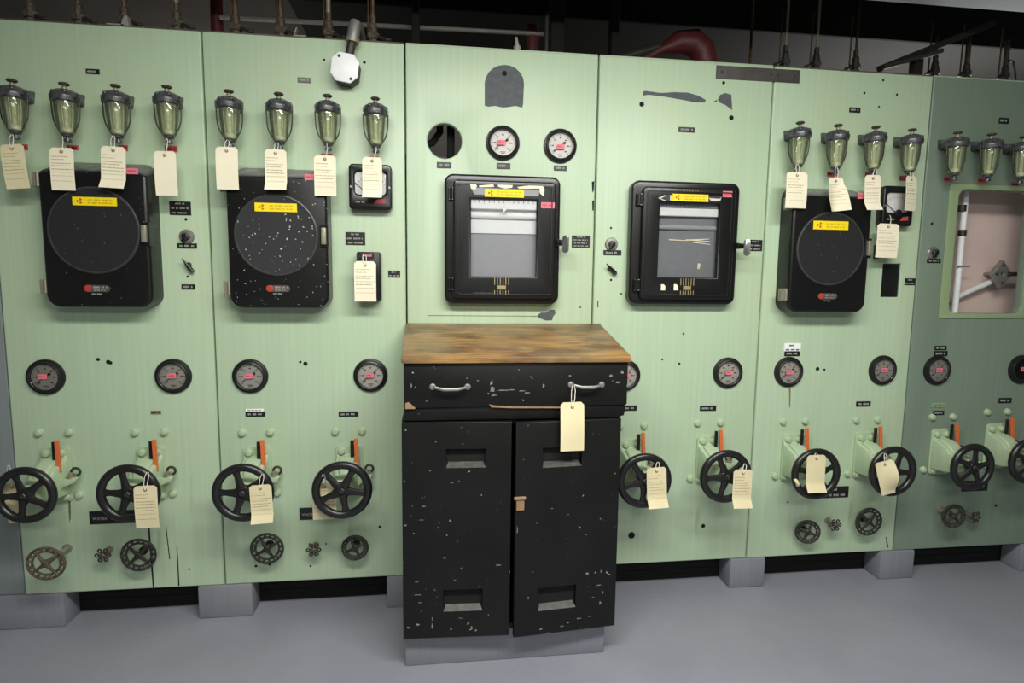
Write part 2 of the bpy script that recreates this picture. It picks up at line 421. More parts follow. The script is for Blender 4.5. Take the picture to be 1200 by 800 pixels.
def nameplate(l, t, r, b, rows=1, seed=0, mat='plate', lmat='letter', text=None, Y=0, name='nameplate', lh=None):
    x0, x1, z0, z1 = pxrect(l, t, r, b, Y); p = pan_of((x0+x1)/2)
    pl = MB().box(x0, x1, -.0025, 0, z0, z1).build(name, mat, p, .0006, 1, origin=p.location)
    mb = MB(); w, h = x1-x0, z1-z0
    for k in range(rows):
        zc = z1-h*(k+.5)/rows; ins = .12 if k % 2 == 0 else .08
        if rows > 1 and k == 0: ins = .28
        greek(mb, x0+w*ins, x1-w*ins, zc, (lh or h/rows*.42), -.0025, seed*7+k)
    if text:
        me = text_mesh(text, h*.30, lmat, .0003, 'LEFT'); o = link('lettering', me, pl, (x0+w*.07-p.location.x, -.0028, z0+h*.42-p.location.z))
    else: mb.build('lettering', lmat, pl, origin=p.location)
    return pl
def chip(pts, mat='chip', name='paint_chip', y=-.0007):
    P = [bp(*q) for q in pts]; p = pan_of(sum(v.x for v in P)/len(P))
    return MB().prism([(v.x, v.z) for v in P], .0, y).build(name, mat, p, origin=p.location)
def dot(px, py, rpx, mat='hole', name='screw_hole'):
    v = bp(px, py); p = pan_of(v.x); r = rpx/360
    return MB().lathe([(r, 0), (r, -.0008), (r*.5, -.0012)], (v.x, 0, v.z), 'Y', 12).build(name, mat, p, origin=p.location)
def tape(l, t, r, b, mat='red_tape', name='red_tape'):
    x0, x1, z0, z1 = pxrect(l, t, r, b); p = pan_of((x0+x1)/2)
    t_ = MB().box(x0, x1, -.0008, 0, z0, z1).build(name, mat, p, origin=p.location)
    mb = MB(); greek(mb, x0+.002, x1-.002, (z0+z1)/2, (z1-z0)*.35, -.0008, int(l))
    mb.build('lettering', 'plate', t_, origin=p.location)

for k, q in enumerate([(101,81,117,87),(349,91,365,97),(795,149,814,155),(995,126,1008,132),(1170,138,1182,145),
          (213,333,229,339),(288,482,311,488),(397,482,420,488),(720,475,746,481),(820,475,839,481),(1003,470,1020,476),(1170,466,1185,472),(1093,481,1106,486),
          (512,190,529,197),(582,191,598,198),(649,194,664,200),(1094,411,1110,417),(919,411,937,417),(208,285,231,291),(707,293,728,299),(1086,303,1102,308)]):
    nameplate(*q, rows=1, seed=k, mat='strip' if k == 1 else 'plate')
for k, (q, n) in enumerate([((199,236,224,252),3),((405,272,428,287),3),((670,276,691,290),4),((876,281,893,294),3),((455,317,469,325),2),((1060,326,1072,334),2)]):
    nameplate(*q, rows=n, seed=40+k)
nameplate(105,598,160,613, rows=1, text='WATER   IN', seed=60)
nameplate(351,594,394,608, rows=1, text='WATER', seed=61)
nameplate(950,570,994,583, rows=2, seed=62)
nameplate(1127,563,1157,575, rows=1, seed=63)
nameplate(919,402,938,412, rows=2, seed=64, mat='white', lmat='mark', name='white_label')
nameplate(1095,405,1109,410, rows=1, seed=65, mat='plate')
nameplate(1092,472,1108,477, rows=1, seed=66, mat='green_frame', lmat='grime')
nameplate(288,479,309,482, rows=1, seed=67, mat='white', lmat='mark', name='torn_label')
nameplate(177,481,189,485, rows=1, seed=68, mat='grime', lmat='plate', name='worn_label')
# bare patches, chips and cracks in the paint
arch = [(568,124),(568,97)]+[(591-23*math.cos(PI*i/10), 98-22*math.sin(PI*i/10)) for i in range(1, 10)]+[(614,98),(613,122),(612,126),(604,124),(598,125),(590,126),(580,124),(573,125)]
chip(arch[::-1], 'chip', 'bare_patch'); dot(591, 86, 3)
chip([(753,107.5),(756,106.5),(775,109),(790,108),(806,108.5),(818,112),(827,117),(826,120),(815,120),(800,117),(780,113.5),(760,111),(754,112)])
chip([(841,117),(844,111),(850,109),(857,111),(858,129),(850,123),(843,120)]); chip([(836,119),(840,117),(840,119.5)])
chip([(629,370),(634,366),(640,366),(645,363),(650,363),(651,367),(648,371),(647,375),(640,375.5),(633,373)])
chip([(502,369.2),(628,370.0),(630,371),(620,370.6),(502,369.9)], 'grime', 'scratch')
for q in [[(693.5,213),(696.5,212),(695.8,223),(694.2,226)],[(694,235),(696,235),(695.6,247),(694,246)],[(700.2,352),(701.2,352),(701,360),(700,360)]]: chip(q, 'hole')
for q in [[(173,612),(175,612),(181,690),(179.3,690)],[(194,617),(195,617),(199.5,655),(198.5,655)],[(207,640),(208,640),(210.5,686),(209,686)],[(1038,629),(1039,629),(1041,641),(1039.5,641)]]: chip(q, 'hole', 'paint_crack')
chip([(80,585),(82.5,585),(83,607),(81.5,612),(80.6,600)], 'grime', 'rust_stain')
chip([(924.5,455),(926.5,455),(926,475),(925,478)], 'grime', 'rust_stain')
for q in [(115,421,2),(127,424,2.5),(129.5,425,2),(352,424,1.5),(358,426,2.5),(220,324,1.3),(218,257,1.6),(380,70,1.3),(427,73,1.6),(848,97,2),(752,122,3),(857,138,3),
          (824,616,2.8),(740,627,4.5),(716,328,1.4),(716,267,1.3),(1092,262,1.8),(1167,592,2),(1013,109,1.5),(1035,94,1.5),(1030,125,1.3),(1051,111,1.4),(958,432,2.6),(966,433,1.6),
          (445,617,1.6),(363,637,1),(382,637,1),(364,663,1.3),(300,663,1.6),(316,661,1.6),(776,421,1.2),(796,426,1.5),(728,344,1.2),(680,360,1),(923,588,1.3),(801,391,1.3),(222,667,1)]: dot(*q)
for q in [(19,169,33,176),(78,170,92,176),(139,170,150,177),(193,171,208,178),(376,180,390,184),(432,183,444,187),(969,201,981,207),(1014,202,1026,207),(1054,206,1063,212),(1106,207,1116,213),(1146,209,1156,214),(1185,214,1194,219)]: tape(*q)

# frame of the large opening and what is seen through it
f = pxrect(1106, 217, 1213, 373)
me = sheet([rrect(*f, .006), rrect(o6[0]-.001, o6[1]+.001, o6[2]-.001, o6[3]+.001, .03)[::-1]], 0, -.004, 'green_frame', .001)
p = PAN[5]; me.transform(Matrix.Translation(-p.location)); link('opening_frame', me, p)
for q in [(1122,222),(1111,369),(1158,219),(1198,368)]: dot(*q, 1.3, 'hole', 'frame_screw')
bx = MB(); bx.box(o6[0]-.03, o6[1]+.2, .155, .165, ZB, o6[3]+.1)
tag_props(bx.build('backboard', 'pinkboard', None), 'pinkish painted board seen through the large opening of the right-hand panel', 'board')
def conduit(name, label, cat, path, r, mat, group=None):
    return tag_props(MB().tube(path, r, 14).build(name, mat), label, cat, group)
P0, P1 = bp(1131, 236, .09), bp(1124, 362, .09)
t = thing('conduit', 'white vertical conduit just inside the left side of the rectangular opening', 'conduit', (P1.x, .09, ZB))
O = t.location
MB().cyl(P0+Vector((0, 0, .1)), Vector((P1.x-.02, P1.y, ZB)), .011).build('pipe', 'white', t, origin=O)
for py in (244, 273): 
    q = bp(1127.5, py, .09); MB().cyl(q+Vector((0, 0, .012)), q-Vector((0, 0, .012)), .0145).build('coupling', 'iron', t, origin=O)
q = bp(1125, 312, .09); MB().box(q.x-.02, q.x+.03, .075, .08, q.z-.003, q.z+.003).build('clip', 'steel', t, origin=O)
q0, q1 = bp(1128, 345, .13), bp(1166, 328, .12)
conduit('conduit', 'grey conduit slanting up to the diamond-shaped plate inside the opening', 'conduit', [q0-Vector((.05, 0, .025)), q0, q1], .011, 'sheet_lt')
d = bp(1175, 321, .08); t = thing('junction_box', 'diamond-mounted steel junction box with dark rod inside the rectangular opening', 'junction box', (d.x, .08, d.z))
me = sheet([[(-.045, 0), (0, -.055), (.045, 0), (0, .055)], circ(0, 0, .006, 16, True)], .02, 0, 'steel', .003); link('cover_plate', me, t)
for a, b in ((-.028, 0), (.028, 0), (0, .034), (0, -.034)): MB().cyl((a, 0, b), (a, -.004, b), .004).build('screw', 'iron', t)
MB().cyl((.02, -.004, 0), (.22, -.004, .002), .008).build('rod', 'iron', t)
MB().cyl((0, .02, 0), (0, .075, 0), .008).build('standoff', 'steel', t)
# dark metal strip joining two panels at the top
x0, x1 = bp(839, 85).x, bp(937, 88).x; z0, z1 = bp(888, 95).z, bp(888, 79.5).z
t = thing('joining_strip', 'dark grey metal strip screwed across the top of the seam between two panels', 'metal strip', ((x0+x1)/2, 0, (z0+z1)/2))
MB().box(x0, x1, -.003, 0, z0, z1).build('strip', 'strip', t, .0008, 1, origin=t.location)
for x in (x0+.02, SEAM[4]-.012, SEAM[4]+.012, x1-.02): MB().cyl((x, -.003, (z0+z1)/2), (x, -.0045, (z0+z1)/2), .004).build('screw', 'iron', t, origin=t.location)

# ------------------------------------------------------------------ pressure gauges
def gauge(px, py, label, sticker, dialmat, group, rot=0, dust=False):
    v = bp(px, py, -.01); t = thing('pressure_gauge', label, 'gauge', (v.x, 0, v.z), (0, 0, 0), group)
    R = .056
    if 'g_ring' not in CACHE:
        CACHE['g_ring'] = MB().lathe([(R, 0), (R, -.005), (R*.975, -.008), (R*.89, -.0095), (R*.85, -.015), (R*.79, -.0165), (R*.745, -.0155), (R*.73, -.006), (R*.73, 0)], n=56, closed=True).mesh('bezel', 'bezel')
        mk = MB()
        for k in range(31):
            a = math.radians(225-270*k/30); r0, r1, w = R*.66, R*(.55 if k % 5 == 0 else .61), (.0009 if k % 5 == 0 else .0005)
            c, s = math.cos(a), math.sin(a)
            mk.add([(c*r0-s*w, -.0065, s*r0+c*w), (c*r0+s*w, -.0065, s*r0-c*w), (c*r1+s*w, -.0065, s*r1-c*w), (c*r1-s*w, -.0065, s*r1+c*w)], [(0, 1, 2, 3)])
        for k in range(7):
            a = math.radians(225-270*k/6); x, z = R*.46*math.cos(a), R*.46*math.sin(a)
            mk.box(x-.003, x-.0005, -.0068, -.006, z-.0022, z+.0022); mk.box(x+.0005, x+.003, -.0068, -.006, z-.0022, z+.0022)
        mk.box(-.008, .008, -.0068, -.006, -.03, -.028); mk.box(-.006, .006, -.0068, -.006, -.0345, -.033)
        CACHE['g_marks'] = mk.mesh('scale_marks', 'mark')
        CACHE['g_glass'] = MB().lathe([(R*.735, -.0125), (R*.735, -.0135)], n=40).mesh('glass', 'glass')
        nd = MB().prism([(-.0012, -.014), (.0012, -.014), (.0005, .034), (-.0005, .034)], -.008, -.0095)
        nd.prism(circ(0, -.0165, .0042, 14), -.008, -.0095).cyl((0, -.006, 0), (0, -.0115, 0), .0035)
        CACHE['g_needle'] = nd.mesh('needle', 'mark')
    for m_ in ('dial', 'dial_grey'):
        if 'g_'+m_ not in CACHE: CACHE['g_'+m_] = MB().lathe([(R*.74, -.001), (R*.74, -.006)], n=40).mesh('dial', m_)
    link('bezel', CACHE['g_ring'], t); d = link('dial', CACHE['g_'+dialmat], t)
    link('scale_marks', CACHE['g_marks'], d); link('needle', CACHE['g_needle'], t, rot=(0, math.radians(-125), 0))
    sx, sz = sticker
    w = .013; MB().prism([(sx-w, sz-.0085), (sx+w, sz-.0075), (sx+w, sz+.008), (sx-w, sz+.007)], -.0135, -.0142).build('pink_sticker', 'pink', t)
    mb = MB(); greek(mb, sx-.009, sx+.009, sz, .005, -.0142, int(px)); mb.build('sticker_lettering', 'red_tape', t)
    link('glass', CACHE['g_glass'], t)
G1 = 'pressure gauges on the green panels'
for q in [
 (52,442,'pressure gauge with dirty grey dial, lower row, leftmost of all',(-.003,.003),'dial_grey'),
 (202,441,'pressure gauge in the lower row below the black toggle lever on the leftmost green panel',(0,.003),'dial_grey'),
 (292.5,441,'pressure gauge in the lower row below the paint-flecked recorder',(-.001,.002),'dial_grey'),
 (434,440,'pressure gauge in the lower row just left of the black cabinet',(-.001,.002),'dial_grey'),
 (589.5,167,'pressure gauge with clean white dial beside the open round hole',(-.006,.0),'dial'),
 (657,170.5,'pressure gauge with clean white dial, right of the other white-dial gauge above the cabinet',(-.001,-.004),'dial'),
 (733,440,'pressure gauge half hidden behind the right end of the cabinet drawer',(0,.003),'dial_grey'),
 (854,437,'pressure gauge in the lower row of the panel with the long paint chip, fully visible',(0,.003),'dial_grey'),
 (925.5,436,'pressure gauge directly under a white paper label and black plate',(-.003,.001),'dial_grey'),
 (1036,434,'pressure gauge in the lower row below the tall black slot',(-.001,.003),'dial_grey'),
 (1100,434,'pressure gauge on the darker green panel under two small black plates',(-.001,.003),'dial_grey'),
 (1199,433,'pressure gauge cut off by the right edge of the picture',(0,.003),'dial_grey')]:
    gauge(q[0], q[1], q[2], q[3], q[4], G1)

# ------------------------------------------------------------------ glass sediment bowls
def bowl(px, py, label, group):
    v = bp(px, py, -.06); t = thing('sediment_bowl', label, 'glass bowl', (v.x, 0, v.z), (0, 0, 0), group)
    if 'b_head' not in CACHE:
        Y = -.06
        h = MB().lathe([(.030, -.015), (.036, -.013), (.0375, -.004), (.0375, .002), (.035, .006), (.033, .012), (.024, .018), (.012, .020)], (0, Y, 0), 'Z', 28)
        for a in range(6):
            x, y = .031*math.cos(a*PI/3), .031*math.sin(a*PI/3); h.ball((x, Y+y, .009), .0065, (1, 1, .8), 8)
        h.box(-.039, -.031, Y-.007, Y+.007, -.012, .008).box(.031, .039, Y-.007, Y+.007, -.012, .008)
        CACHE['b_head'] = h.mesh('head', 'head', 0)
        m_ = MB().loft([[(-.020, 0, -.010), (.020, 0, -.010), (.024, 0, .024), (-.024, 0, .024)], [(-.020, -.008, -.010), (.020, -.008, -.010), (.024, -.008, .024), (-.024, -.008, .024)],
                        [(-.02, -.03, -.008), (.02, -.03, -.008), (.02, -.03, .018), (-.02, -.03, .018)]])
        CACHE['b_mount'] = m_.mesh('mounting_bracket', 'head', .003, 2)
        prof = [(.0285, -.012), (.0292, -.018), (.0275, -.045), (.0252, -.070), (.0230, -.088), (.0205, -.098), (.0165, -.1045), (.0140, -.1055)]
        inn = [(r-.003, z+.001) for r, z in prof[::-1]]
        CACHE['b_glass'] = MB().lathe(prof+inn, (0, Y, 0), 'Z', 32, True).mesh('glass_bowl', 'bowl')
        g = MB()
        for a in range(8):
            c, s = math.cos(a*PI/4), math.sin(a*PI/4); g.cyl((.020*c, Y+.020*s, -.014), (.014*c, Y+.014*s, -.096), .0011, .0009, 6)
        g.lathe([(.015, -.088), (.019, -.092), (.017, -.101), (.006, -.103)], (0, Y, 0), 'Z', 18)
        g.cyl((0, Y, -.012), (0, Y, -.09), .0055, .0055, 12)
        CACHE['b_core'] = g.mesh('strainer', 'brass')
        w = []
        for i in range(17):
            a = PI*i/16; x = .0375*math.cos(a); z = -.02-.088*math.sin(a)**.75
            w.append((x*(1-.35*max(0, math.sin(a)-.5)), Y, z))
        CACHE['b_wire'] = MB().tube([(.038, Y, 0)]+w+[(-.038, Y, 0)], .002, 7).mesh('bail_wire', 'iron')
        CACHE['b_nut'] = MB().lathe([(.013, -.104), (.015, -.107), (.013, -.111), (.005, -.112), (.005, -.117), (.010, -.118), (.010, -.125), (.004, -.127)], (0, Y, 0), 'Z', 16).mesh('thumb_nut', 'head')
        CACHE['b_knob'] = MB().lathe([(.006, .018), (.006, .026), (.0045, .027), (.0045, .032), (.012, .0335), (.0145, .037), (.012, .040), (.006, .041)], (0, Y, 0), 'Z', 20).mesh('knob', 'iron_rust')
        CACHE['b_stem'] = MB().lathe([(.0062, .0185), (.0066, .027), (.005, .031)], (0, Y, 0), 'Z', 12).mesh('stem', 'clasp')
    for n, k in (('mounting_bracket', 'b_mount'), ('head', 'b_head'), ('glass_bowl', 'b_glass'), ('strainer', 'b_core'), ('bail_wire', 'b_wire'), ('thumb_nut', 'b_nut'), ('knob', 'b_knob'), ('stem', 'b_stem')):
        link(n, CACHE[k], t)
    return t
BG = 'glass sediment bowls along the top of the panels'
for q in [
 (15,110,'glass sediment bowl at the left edge of the picture, first of its row'),
 (76,114,'glass sediment bowl second from left, above the left end of the leftmost recorder'),
 (136,116,'glass sediment bowl third from left, above the middle of the leftmost recorder'),
 (196,117,'glass sediment bowl fourth from left, above a blank tag, left of the first seam'),
 (268.5,122,'glass sediment bowl with blank tag, first one right of the leftmost seam'),
 (327,125,'glass sediment bowl above the middle of the paint-flecked recorder'),
 (384,127,'glass sediment bowl below and left of the white octagonal box'),
 (440,130,'glass sediment bowl above the square meter with the white dial beside the second seam'),
 (937,157,'glass sediment bowl below the right end of the dark metal strip, leftmost of four'),
 (981.5,160,'glass sediment bowl with a curled tag below it, above the right-hand round recorder'),
 (1025.5,162,'glass sediment bowl above the top right corner of the right-hand round recorder'),
 (1068,165,'glass sediment bowl above the right-hand square meter, just left of the darker panel'),
 (1121.5,168,'glass sediment bowl without tag on the darker panel, left one of its row'),
 (1161,170,'glass sediment bowl without tag on the darker panel, below its small nameplate'),
 (1199,173,'glass sediment bowl cut by the right edge of the picture')]:
    bowl(*q, BG)

# ------------------------------------------------------------------ round-chart recorders
def trefoil(mb, x, z, r, y):
    mb.prism(circ(x, z, r*.2, 10), y, y-.0006)
    for k in range(3):
        a0 = math.radians(60+120*k)
        pts = [(x+r*.32*math.cos(a0+s), z+r*.32*math.sin(a0+s)) for s in (.5, 0, -.5)]+[(x+r*math.cos(a0+s), z+r*math.sin(a0+s)) for s in (-.5, -.25, 0, .25, .5)]
        mb.prism(pts, y, y-.0006)
def caution(l, t, r, b, Y, root):
    x0, x1, z0, z1 = pxrect(l, t, r, b, Y); O = root.location
    lb = MB().box(x0, x1, Y-.001, Y, z0, z1).build('caution_label', 'yellow', root, origin=O)
    mb = MB(); h = z1-z0; trefoil(mb, x0+h*.8, (z0+z1)/2, h*.34, Y-.001); mb.build('trefoil', 'purple', lb, origin=O)
    mb = MB(); greek(mb, x0+h*1.7, x1-h*.4, z0+h*.66, h*.22, Y-.001, int(l)); greek(mb, x0+h*1.7, x1-h*.4, z0+h*.32, h*.2, Y-.001, int(l)+1)
    mb.build('lettering', 'label_ink', lb, origin=O)
def pinkst(l, t, r, b, Y, root):
    x0, x1, z0, z1 = pxrect(l, t, r, b, Y); O = root.location
    s = MB().box(x0, x1, Y-.001, Y, z0, z1).build('pink_sticker', 'pink', root, origin=O)
    mb = MB(); greek(mb, x0+.004, x1-.004, (z0+z1)/2, (z1-z0)*.35, Y-.001, int(l)); mb.build('lettering', 'red_tape', s, origin=O)
def round_rec(front, circle, ylab, logo, pink, label, case, glass, W=.296, Hh=.436, latch_py=274):
    D = -.075; l, t_, r, b = front
    c = bp((l+r)/2, (t_+b)/2, D); t = thing('chart_recorder', label, 'chart recorder', (c.x, 0, c.z), (0, 0, 0), 'round-chart recorders'); O = t.location
    out = rrect(c.x-W/2, c.x+W/2, c.z-Hh/2, c.z+Hh/2, .038, 8); zt = c.z+Hh/2
    body = MB().loft([[(x, 0, z) for x, z in out], [(x, D, z-.034*max(0, (z-zt+.06)/.06)) for x, z in out]])
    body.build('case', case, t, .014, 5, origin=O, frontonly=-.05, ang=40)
    # raised rim around the round chart window, then the glass
    q = bp(circle[0], circle[1], D); R = circle[2]
    MB().lathe([(R+.007, 0), (R+.006, -.003), (R+.002, -.0045), (R, -.004), (R, 0)], (q.x, D, q.z), 'Y', 72, True).build('window_rim', 'ring', t, origin=O)
    MB().lathe([(R+.001, 0), (R+.001, -.0025)], (q.x, D, q.z), 'Y', 72).build('chart_window', glass, t, origin=O)
    caution(*ylab, D-.004, t)
    pinkst(*pink, D, t)
    # badge
    g = bp(logo[0], logo[1], D); a = .036
    bd = MB().prism(rrect(g.x-a, g.x+a, g.z-.0105, g.z+.0105, .0104), D, D-.002).build('badge', 'pill', t, origin=O)
    MB().lathe([(.0105, 0), (.0105, -.003), (.0075, -.0035)], (g.x-a+.012, D, g.z), 'Y', 24).build('badge_disc', 'logo_red', bd, origin=O)
    mb = MB(); greek(mb, g.x-a+.027, g.x+a-.006, g.z+.004, .006, D-.002, 5); greek(mb, g.x-a+.027, g.x+a-.008, g.z-.005, .004, D-.002, 6)
    greek(mb, g.x-a+.02, g.x+a-.02, g.z-.016, .004, D, 7); mb.build('badge_lettering', 'letter', bd, origin=O)
    for zz in (.355*Hh, -.36*Hh):
        hz = c.z+zz
        h = MB().box(c.x-W/2-.020, c.x-W/2+.004, -.066, -.045, hz-.021, hz+.021).cyl((c.x-W/2-.003, -.066, hz-.021), (c.x-W/2-.003, -.066, hz+.021), .006, n=10)
        h.build('hinge', 'clasp', t, .002, 1, origin=O)
    lz = bp(r, latch_py, D).z; lx = c.x+W/2
    lt = MB().box(lx-.022, lx+.003, -.080, -.045, lz-.034, lz+.034).build('latch', 'black', t, .002, 1, origin=O)
    MB().box(lx-.017, lx-.002, -.090, -.075, lz-.026, lz+.026).build('latch_handle', 'clasp', lt, .003, 2, origin=O)
    return t
RR = [
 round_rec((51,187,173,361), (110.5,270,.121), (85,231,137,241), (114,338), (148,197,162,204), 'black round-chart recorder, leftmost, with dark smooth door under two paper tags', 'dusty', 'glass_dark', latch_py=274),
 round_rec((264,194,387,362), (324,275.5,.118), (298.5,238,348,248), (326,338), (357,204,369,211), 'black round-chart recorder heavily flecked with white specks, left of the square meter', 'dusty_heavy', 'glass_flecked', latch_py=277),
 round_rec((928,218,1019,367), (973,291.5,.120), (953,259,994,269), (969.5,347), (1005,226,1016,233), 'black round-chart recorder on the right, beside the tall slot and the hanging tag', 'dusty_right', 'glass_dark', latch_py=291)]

# ------------------------------------------------------------------ strip-chart recorders
def strip_rec(outer, door, win, label, variant):
    D1, D2 = -.042, -.06
    X0, X1, Z0, Z1 = pxrect(*outer, D1)
    t = thing('strip_recorder', label, 'chart recorder', ((X0+X1)/2, 0, (Z0+Z1)/2), (0, 0, 0), 'strip-chart recorders'); O = t.location
    wx = pxrect(*win, D2); dx = pxrect(*door, D2)
    def put(name, me, par=t): me.transform(Matrix.Translation(-O)); return link(name, me, par)
    hole = lambda e: [(wx[0]-e, wx[2]-e), (wx[0]-e, wx[3]+e), (wx[1]+e, wx[3]+e), (wx[1]+e, wx[2]-e)]
    put('case', sheet([rrect(X0, X1, Z0, Z1, .028, 8), hole(.008)], 0, D1, 'black', .008))
    put('door', sheet([rrect(*dx, .016, 6), hole(0)], D1, D2, 'black', .006))
    fr = MB(); e = .004     # fine raised moulding just inside the door edge
    a = dx[0]+.012, dx[1]-.012, dx[2]+.012, dx[3]-.012
    put('door_moulding', sheet([rrect(*a, .01), rrect(a[0]+e, a[1]-e, a[2]+e, a[3]-e, .008)[::-1]], D2, D2-.002, 'bezel', .0008))
    # inside the window
    w = wx[1]-wx[0]; h = wx[3]-wx[2]
    inn = MB().box(wx[0]-.006, wx[1]+.006, -.030, -.026, wx[2]-.006, wx[3]+.006).build('chart_sheet', 'sheet' if variant == 3 else 'sheet_dk', t, origin=O)
    zt = wx[3]
    if variant == 3:
        MB().box(wx[0]-.002, wx[1]+.002, -.034, -.030, zt-h*.43, zt-h*.02).build('chart_paper', 'sheet_lt', t, origin=O)
        MB().cyl((wx[0]-.001, -.036, zt-h*.20), (wx[1]+.001, -.036, zt-h*.20), .011, n=24).build('paper_roll', 'sheet_lt', t, origin=O)
        MB().box(wx[0]-.003, wx[1]+.003, -.05, -.03, zt-h*.12, zt+.004).build('scale_bar', 'sheet_lt', t, .002, 1, origin=O)
        q = bp(591.5, 247, D2-.006)
        MB().prism([(q.x-.004, q.z-.008), (q.x+.010, q.z+.008), (q.x+.004, q.z+.014), (q.x-.007, q.z+.002)], D2, D2-.004).build('pen_pointer', 'chrome', t, origin=O)
    else:
        MB().box(wx[0]-.002, wx[1]+.002, -.045, -.03, zt-h*.17, zt-h*.06).build('scale_bar', 'sheet_lt', t, .002, 1, origin=O)
        MB().box(wx[0]-.002, wx[1]+.002, -.04, -.03, zt-h*.05, zt+.003).build('scale_strip', 'sheet_dk', t, origin=O)
        MB().cyl((wx[0], -.032, zt-h*.32), (wx[1], -.032, zt-h*.32), .008, n=24).build('paper_roll', 'sheet', t, origin=O)
        mb = MB()
        for k, (pa, pb) in enumerate([((784,281),(806,282)),((804,281),(832,283)),((812,284),(832,286.5)),((806,281.5),(831,280))]):
            mb.cyl(bp(*pa, -.0315), bp(*pb, -.0315), .0022, .0012, 6)
        mb.build('torn_paper', 'paper', t, origin=O)
        q = bp(819, 311, -.0315); MB().prism([(q.x-.005, q.z-.012), (q.x+.003, q.z-.012), (q.x+.006, q.z+.006), (q.x-.004, q.z+.008)], -.030, -.0315).build('paper_scrap', 'paper_tan', t, origin=O)
    mb = MB(); R = random.Random(3)
    for k in range(13): 
        x = wx[0]+w*(.05+.9*k/12); mb.box(x-.0008, x+.0008, -.0512, -.0502, zt-h*.04, zt-.002)
    mb.build('scale_marks', 'mark', t, origin=O)
    MB().box(wx[0]-.001, wx[1]+.001, D2+.005, D2+.007, wx[2]-.001, wx[3]+.001).build('glass', 'glass', t, origin=O)
    # pinstripe emblem below and above the window
    xm = (wx[0]+wx[1])/2-.006 if variant == 3 else (wx[0]+wx[1])/2+.0
    mb = MB()
    for k in range(6):
        x = xm+(k-2.5)*.0092
        for za, zb in ((wx[2]-.004, wx[2]-.027), (wx[2]-.045, dx[2]+.016), (dx[3]-.012, wx[3]+.045)):
            if zb < za or True: mb.box(x-.0012, x+.0012, D2-.0007, D2, min(za, zb), max(za, zb))
    mb.box(xm-.014, xm+.014, D2-.001, D2, wx[2]-.042, wx[2]-.029)
    mb.build('pinstripes', 'gold', t, origin=O)
    # top nameplate
    if variant == 3:
        a = pxrect(552, 221, 634, 229, D2)
        pl = MB().prism([(a[0]+.01, a[2]), (a[1]-.01, a[2]), (a[1], a[3]), (a[0], a[3])], D2, D2-.0015).build('title_plate', 'sheet', t, origin=O)
        mb = MB()
        for q in ([(551,216),(557,215.5),(559,218),(557,222),(552,221)],[(561,217.5),(578,216),(579,219),(562,219.5)],[(583,216.5),(601,217),(600,220),(592,221),(584,219)],[(606,219),(620,217.5),(636,218),(638,222),(637,230),(633,227),(632,221),(608,221)]):
            P = [bp(*s, D2) for s in q]; mb.prism([(v.x, v.z) for v in P], D2-.0015, D2-.0024)
        mb.build('peeled_paper', 'paper', pl, origin=O)
        mb = MB(); a = bp(557, 343, D2); greek(mb, a.x-.006, a.x+.06, a.z, .004, D2, 31); mb.build('maker_lettering', 'pill', t, origin=O)
        caution(568, 222, 614, 231, D2-.0025, t); pinkst(634, 237, 650, 244, D2, t)
    else:
        a = pxrect(772, 229, 846, 236, D2)
        pl = MB().prism([(a[0], (a[2]+a[3])/2), (a[0]+.025, a[2]), (a[1]-.01, a[2]), (a[1], a[3]), (a[0]+.025, a[3])], D2, D2-.0015).build('title_plate', 'ring', t, origin=O)
        mb = MB()
        for q in ([(771,232),(779,228.5),(780,229.5),(774,232.5),(780,235),(779,236)],[(785,228.5),(787,228.5),(787,235),(785,235)],[(830,232),(843,233),(845,231),(844,235),(833,235.5)]):
            P = [bp(*s, D2) for s in q]; mb.prism([(v.x, v.z) for v in P], D2-.0015, D2-.0024)
        mb.build('peeled_paper', 'dial_grey', pl, origin=O)
        mb = MB()
        for pxx in (777, 792):
            a = pxrect(pxx-2.5, 333, pxx+2.5, 340, D2); mb.prism([(a[0], a[2]), (a[1], a[2]), (a[1], a[3]-.006), (a[1]-.006, a[3]), (a[0], a[3])], D2, D2-.001)
        mb.build('paper_spot', 'paper', t, origin=O)
        mb = MB(); a = bp(774, 345, D2); greek(mb, a.x, a.x+.06, a.z, .004, D2, 32); mb.build('maker_lettering', 'pill', t, origin=O)
        caution(788, 227.5, 830, 236, D2-.0025, t); pinkst(847, 224, 858, 231, D2, t)
    for zz in (Z1-.065, Z0+.065):
        MB().box(X0+.012, dx[0]+.002, D1-.012, D1+.004, zz-.021, zz+.021).cyl((X0+.02, D1-.012, zz-.02), (X0+.02, D1-.012, zz+.02), .005, n=10).build('hinge', 'black', t, .002, 1, origin=O)
        hm = MB()
        for dz in (-.019, .017): hm.box(X0+.014, dx[0], D1-.0135, D1-.0118, zz+dz, zz+dz+.002)
        hm.build('hinge_edge', 'clasp', t, origin=O)
    zc = (Z0+Z1)/2-.005; xr = X1
    hd = MB().cyl((xr-.012, -.05, zc), (xr+.012, -.05, zc), .012, .009, 14).cyl((xr+.012, -.045, zc), (xr+.012, -.085, zc), .009, .007, 14)
    hb = hd.build('latch', 'black', t, origin=O)
    k = [(.010, 0), (.012, -.006), (.012, -.012)]
    hh = MB().prism(rrect(-.011, .011, -.035, .022, .0105), 0, -.007); me = hh.mesh('latch_handle', 'chrome', .002, 2)
    link('latch_handle', me, hb, (xr+.012-O.x, -.085, zc-O.z), (0, 0, math.radians(-35)))
strip_rec((521,205,656,356), (531,211.5,651,350), (552,234,628.5,324), 'black strip-chart recorder with pale paper and peeled white label, directly above the cabinet', 3)
strip_rec((739,212.5,864.5,356.5), (752,219.5,860,351), (772.5,238,842,325), 'black strip-chart recorder with torn yellow paper scrap behind its glass, right of the cabinet', 4)

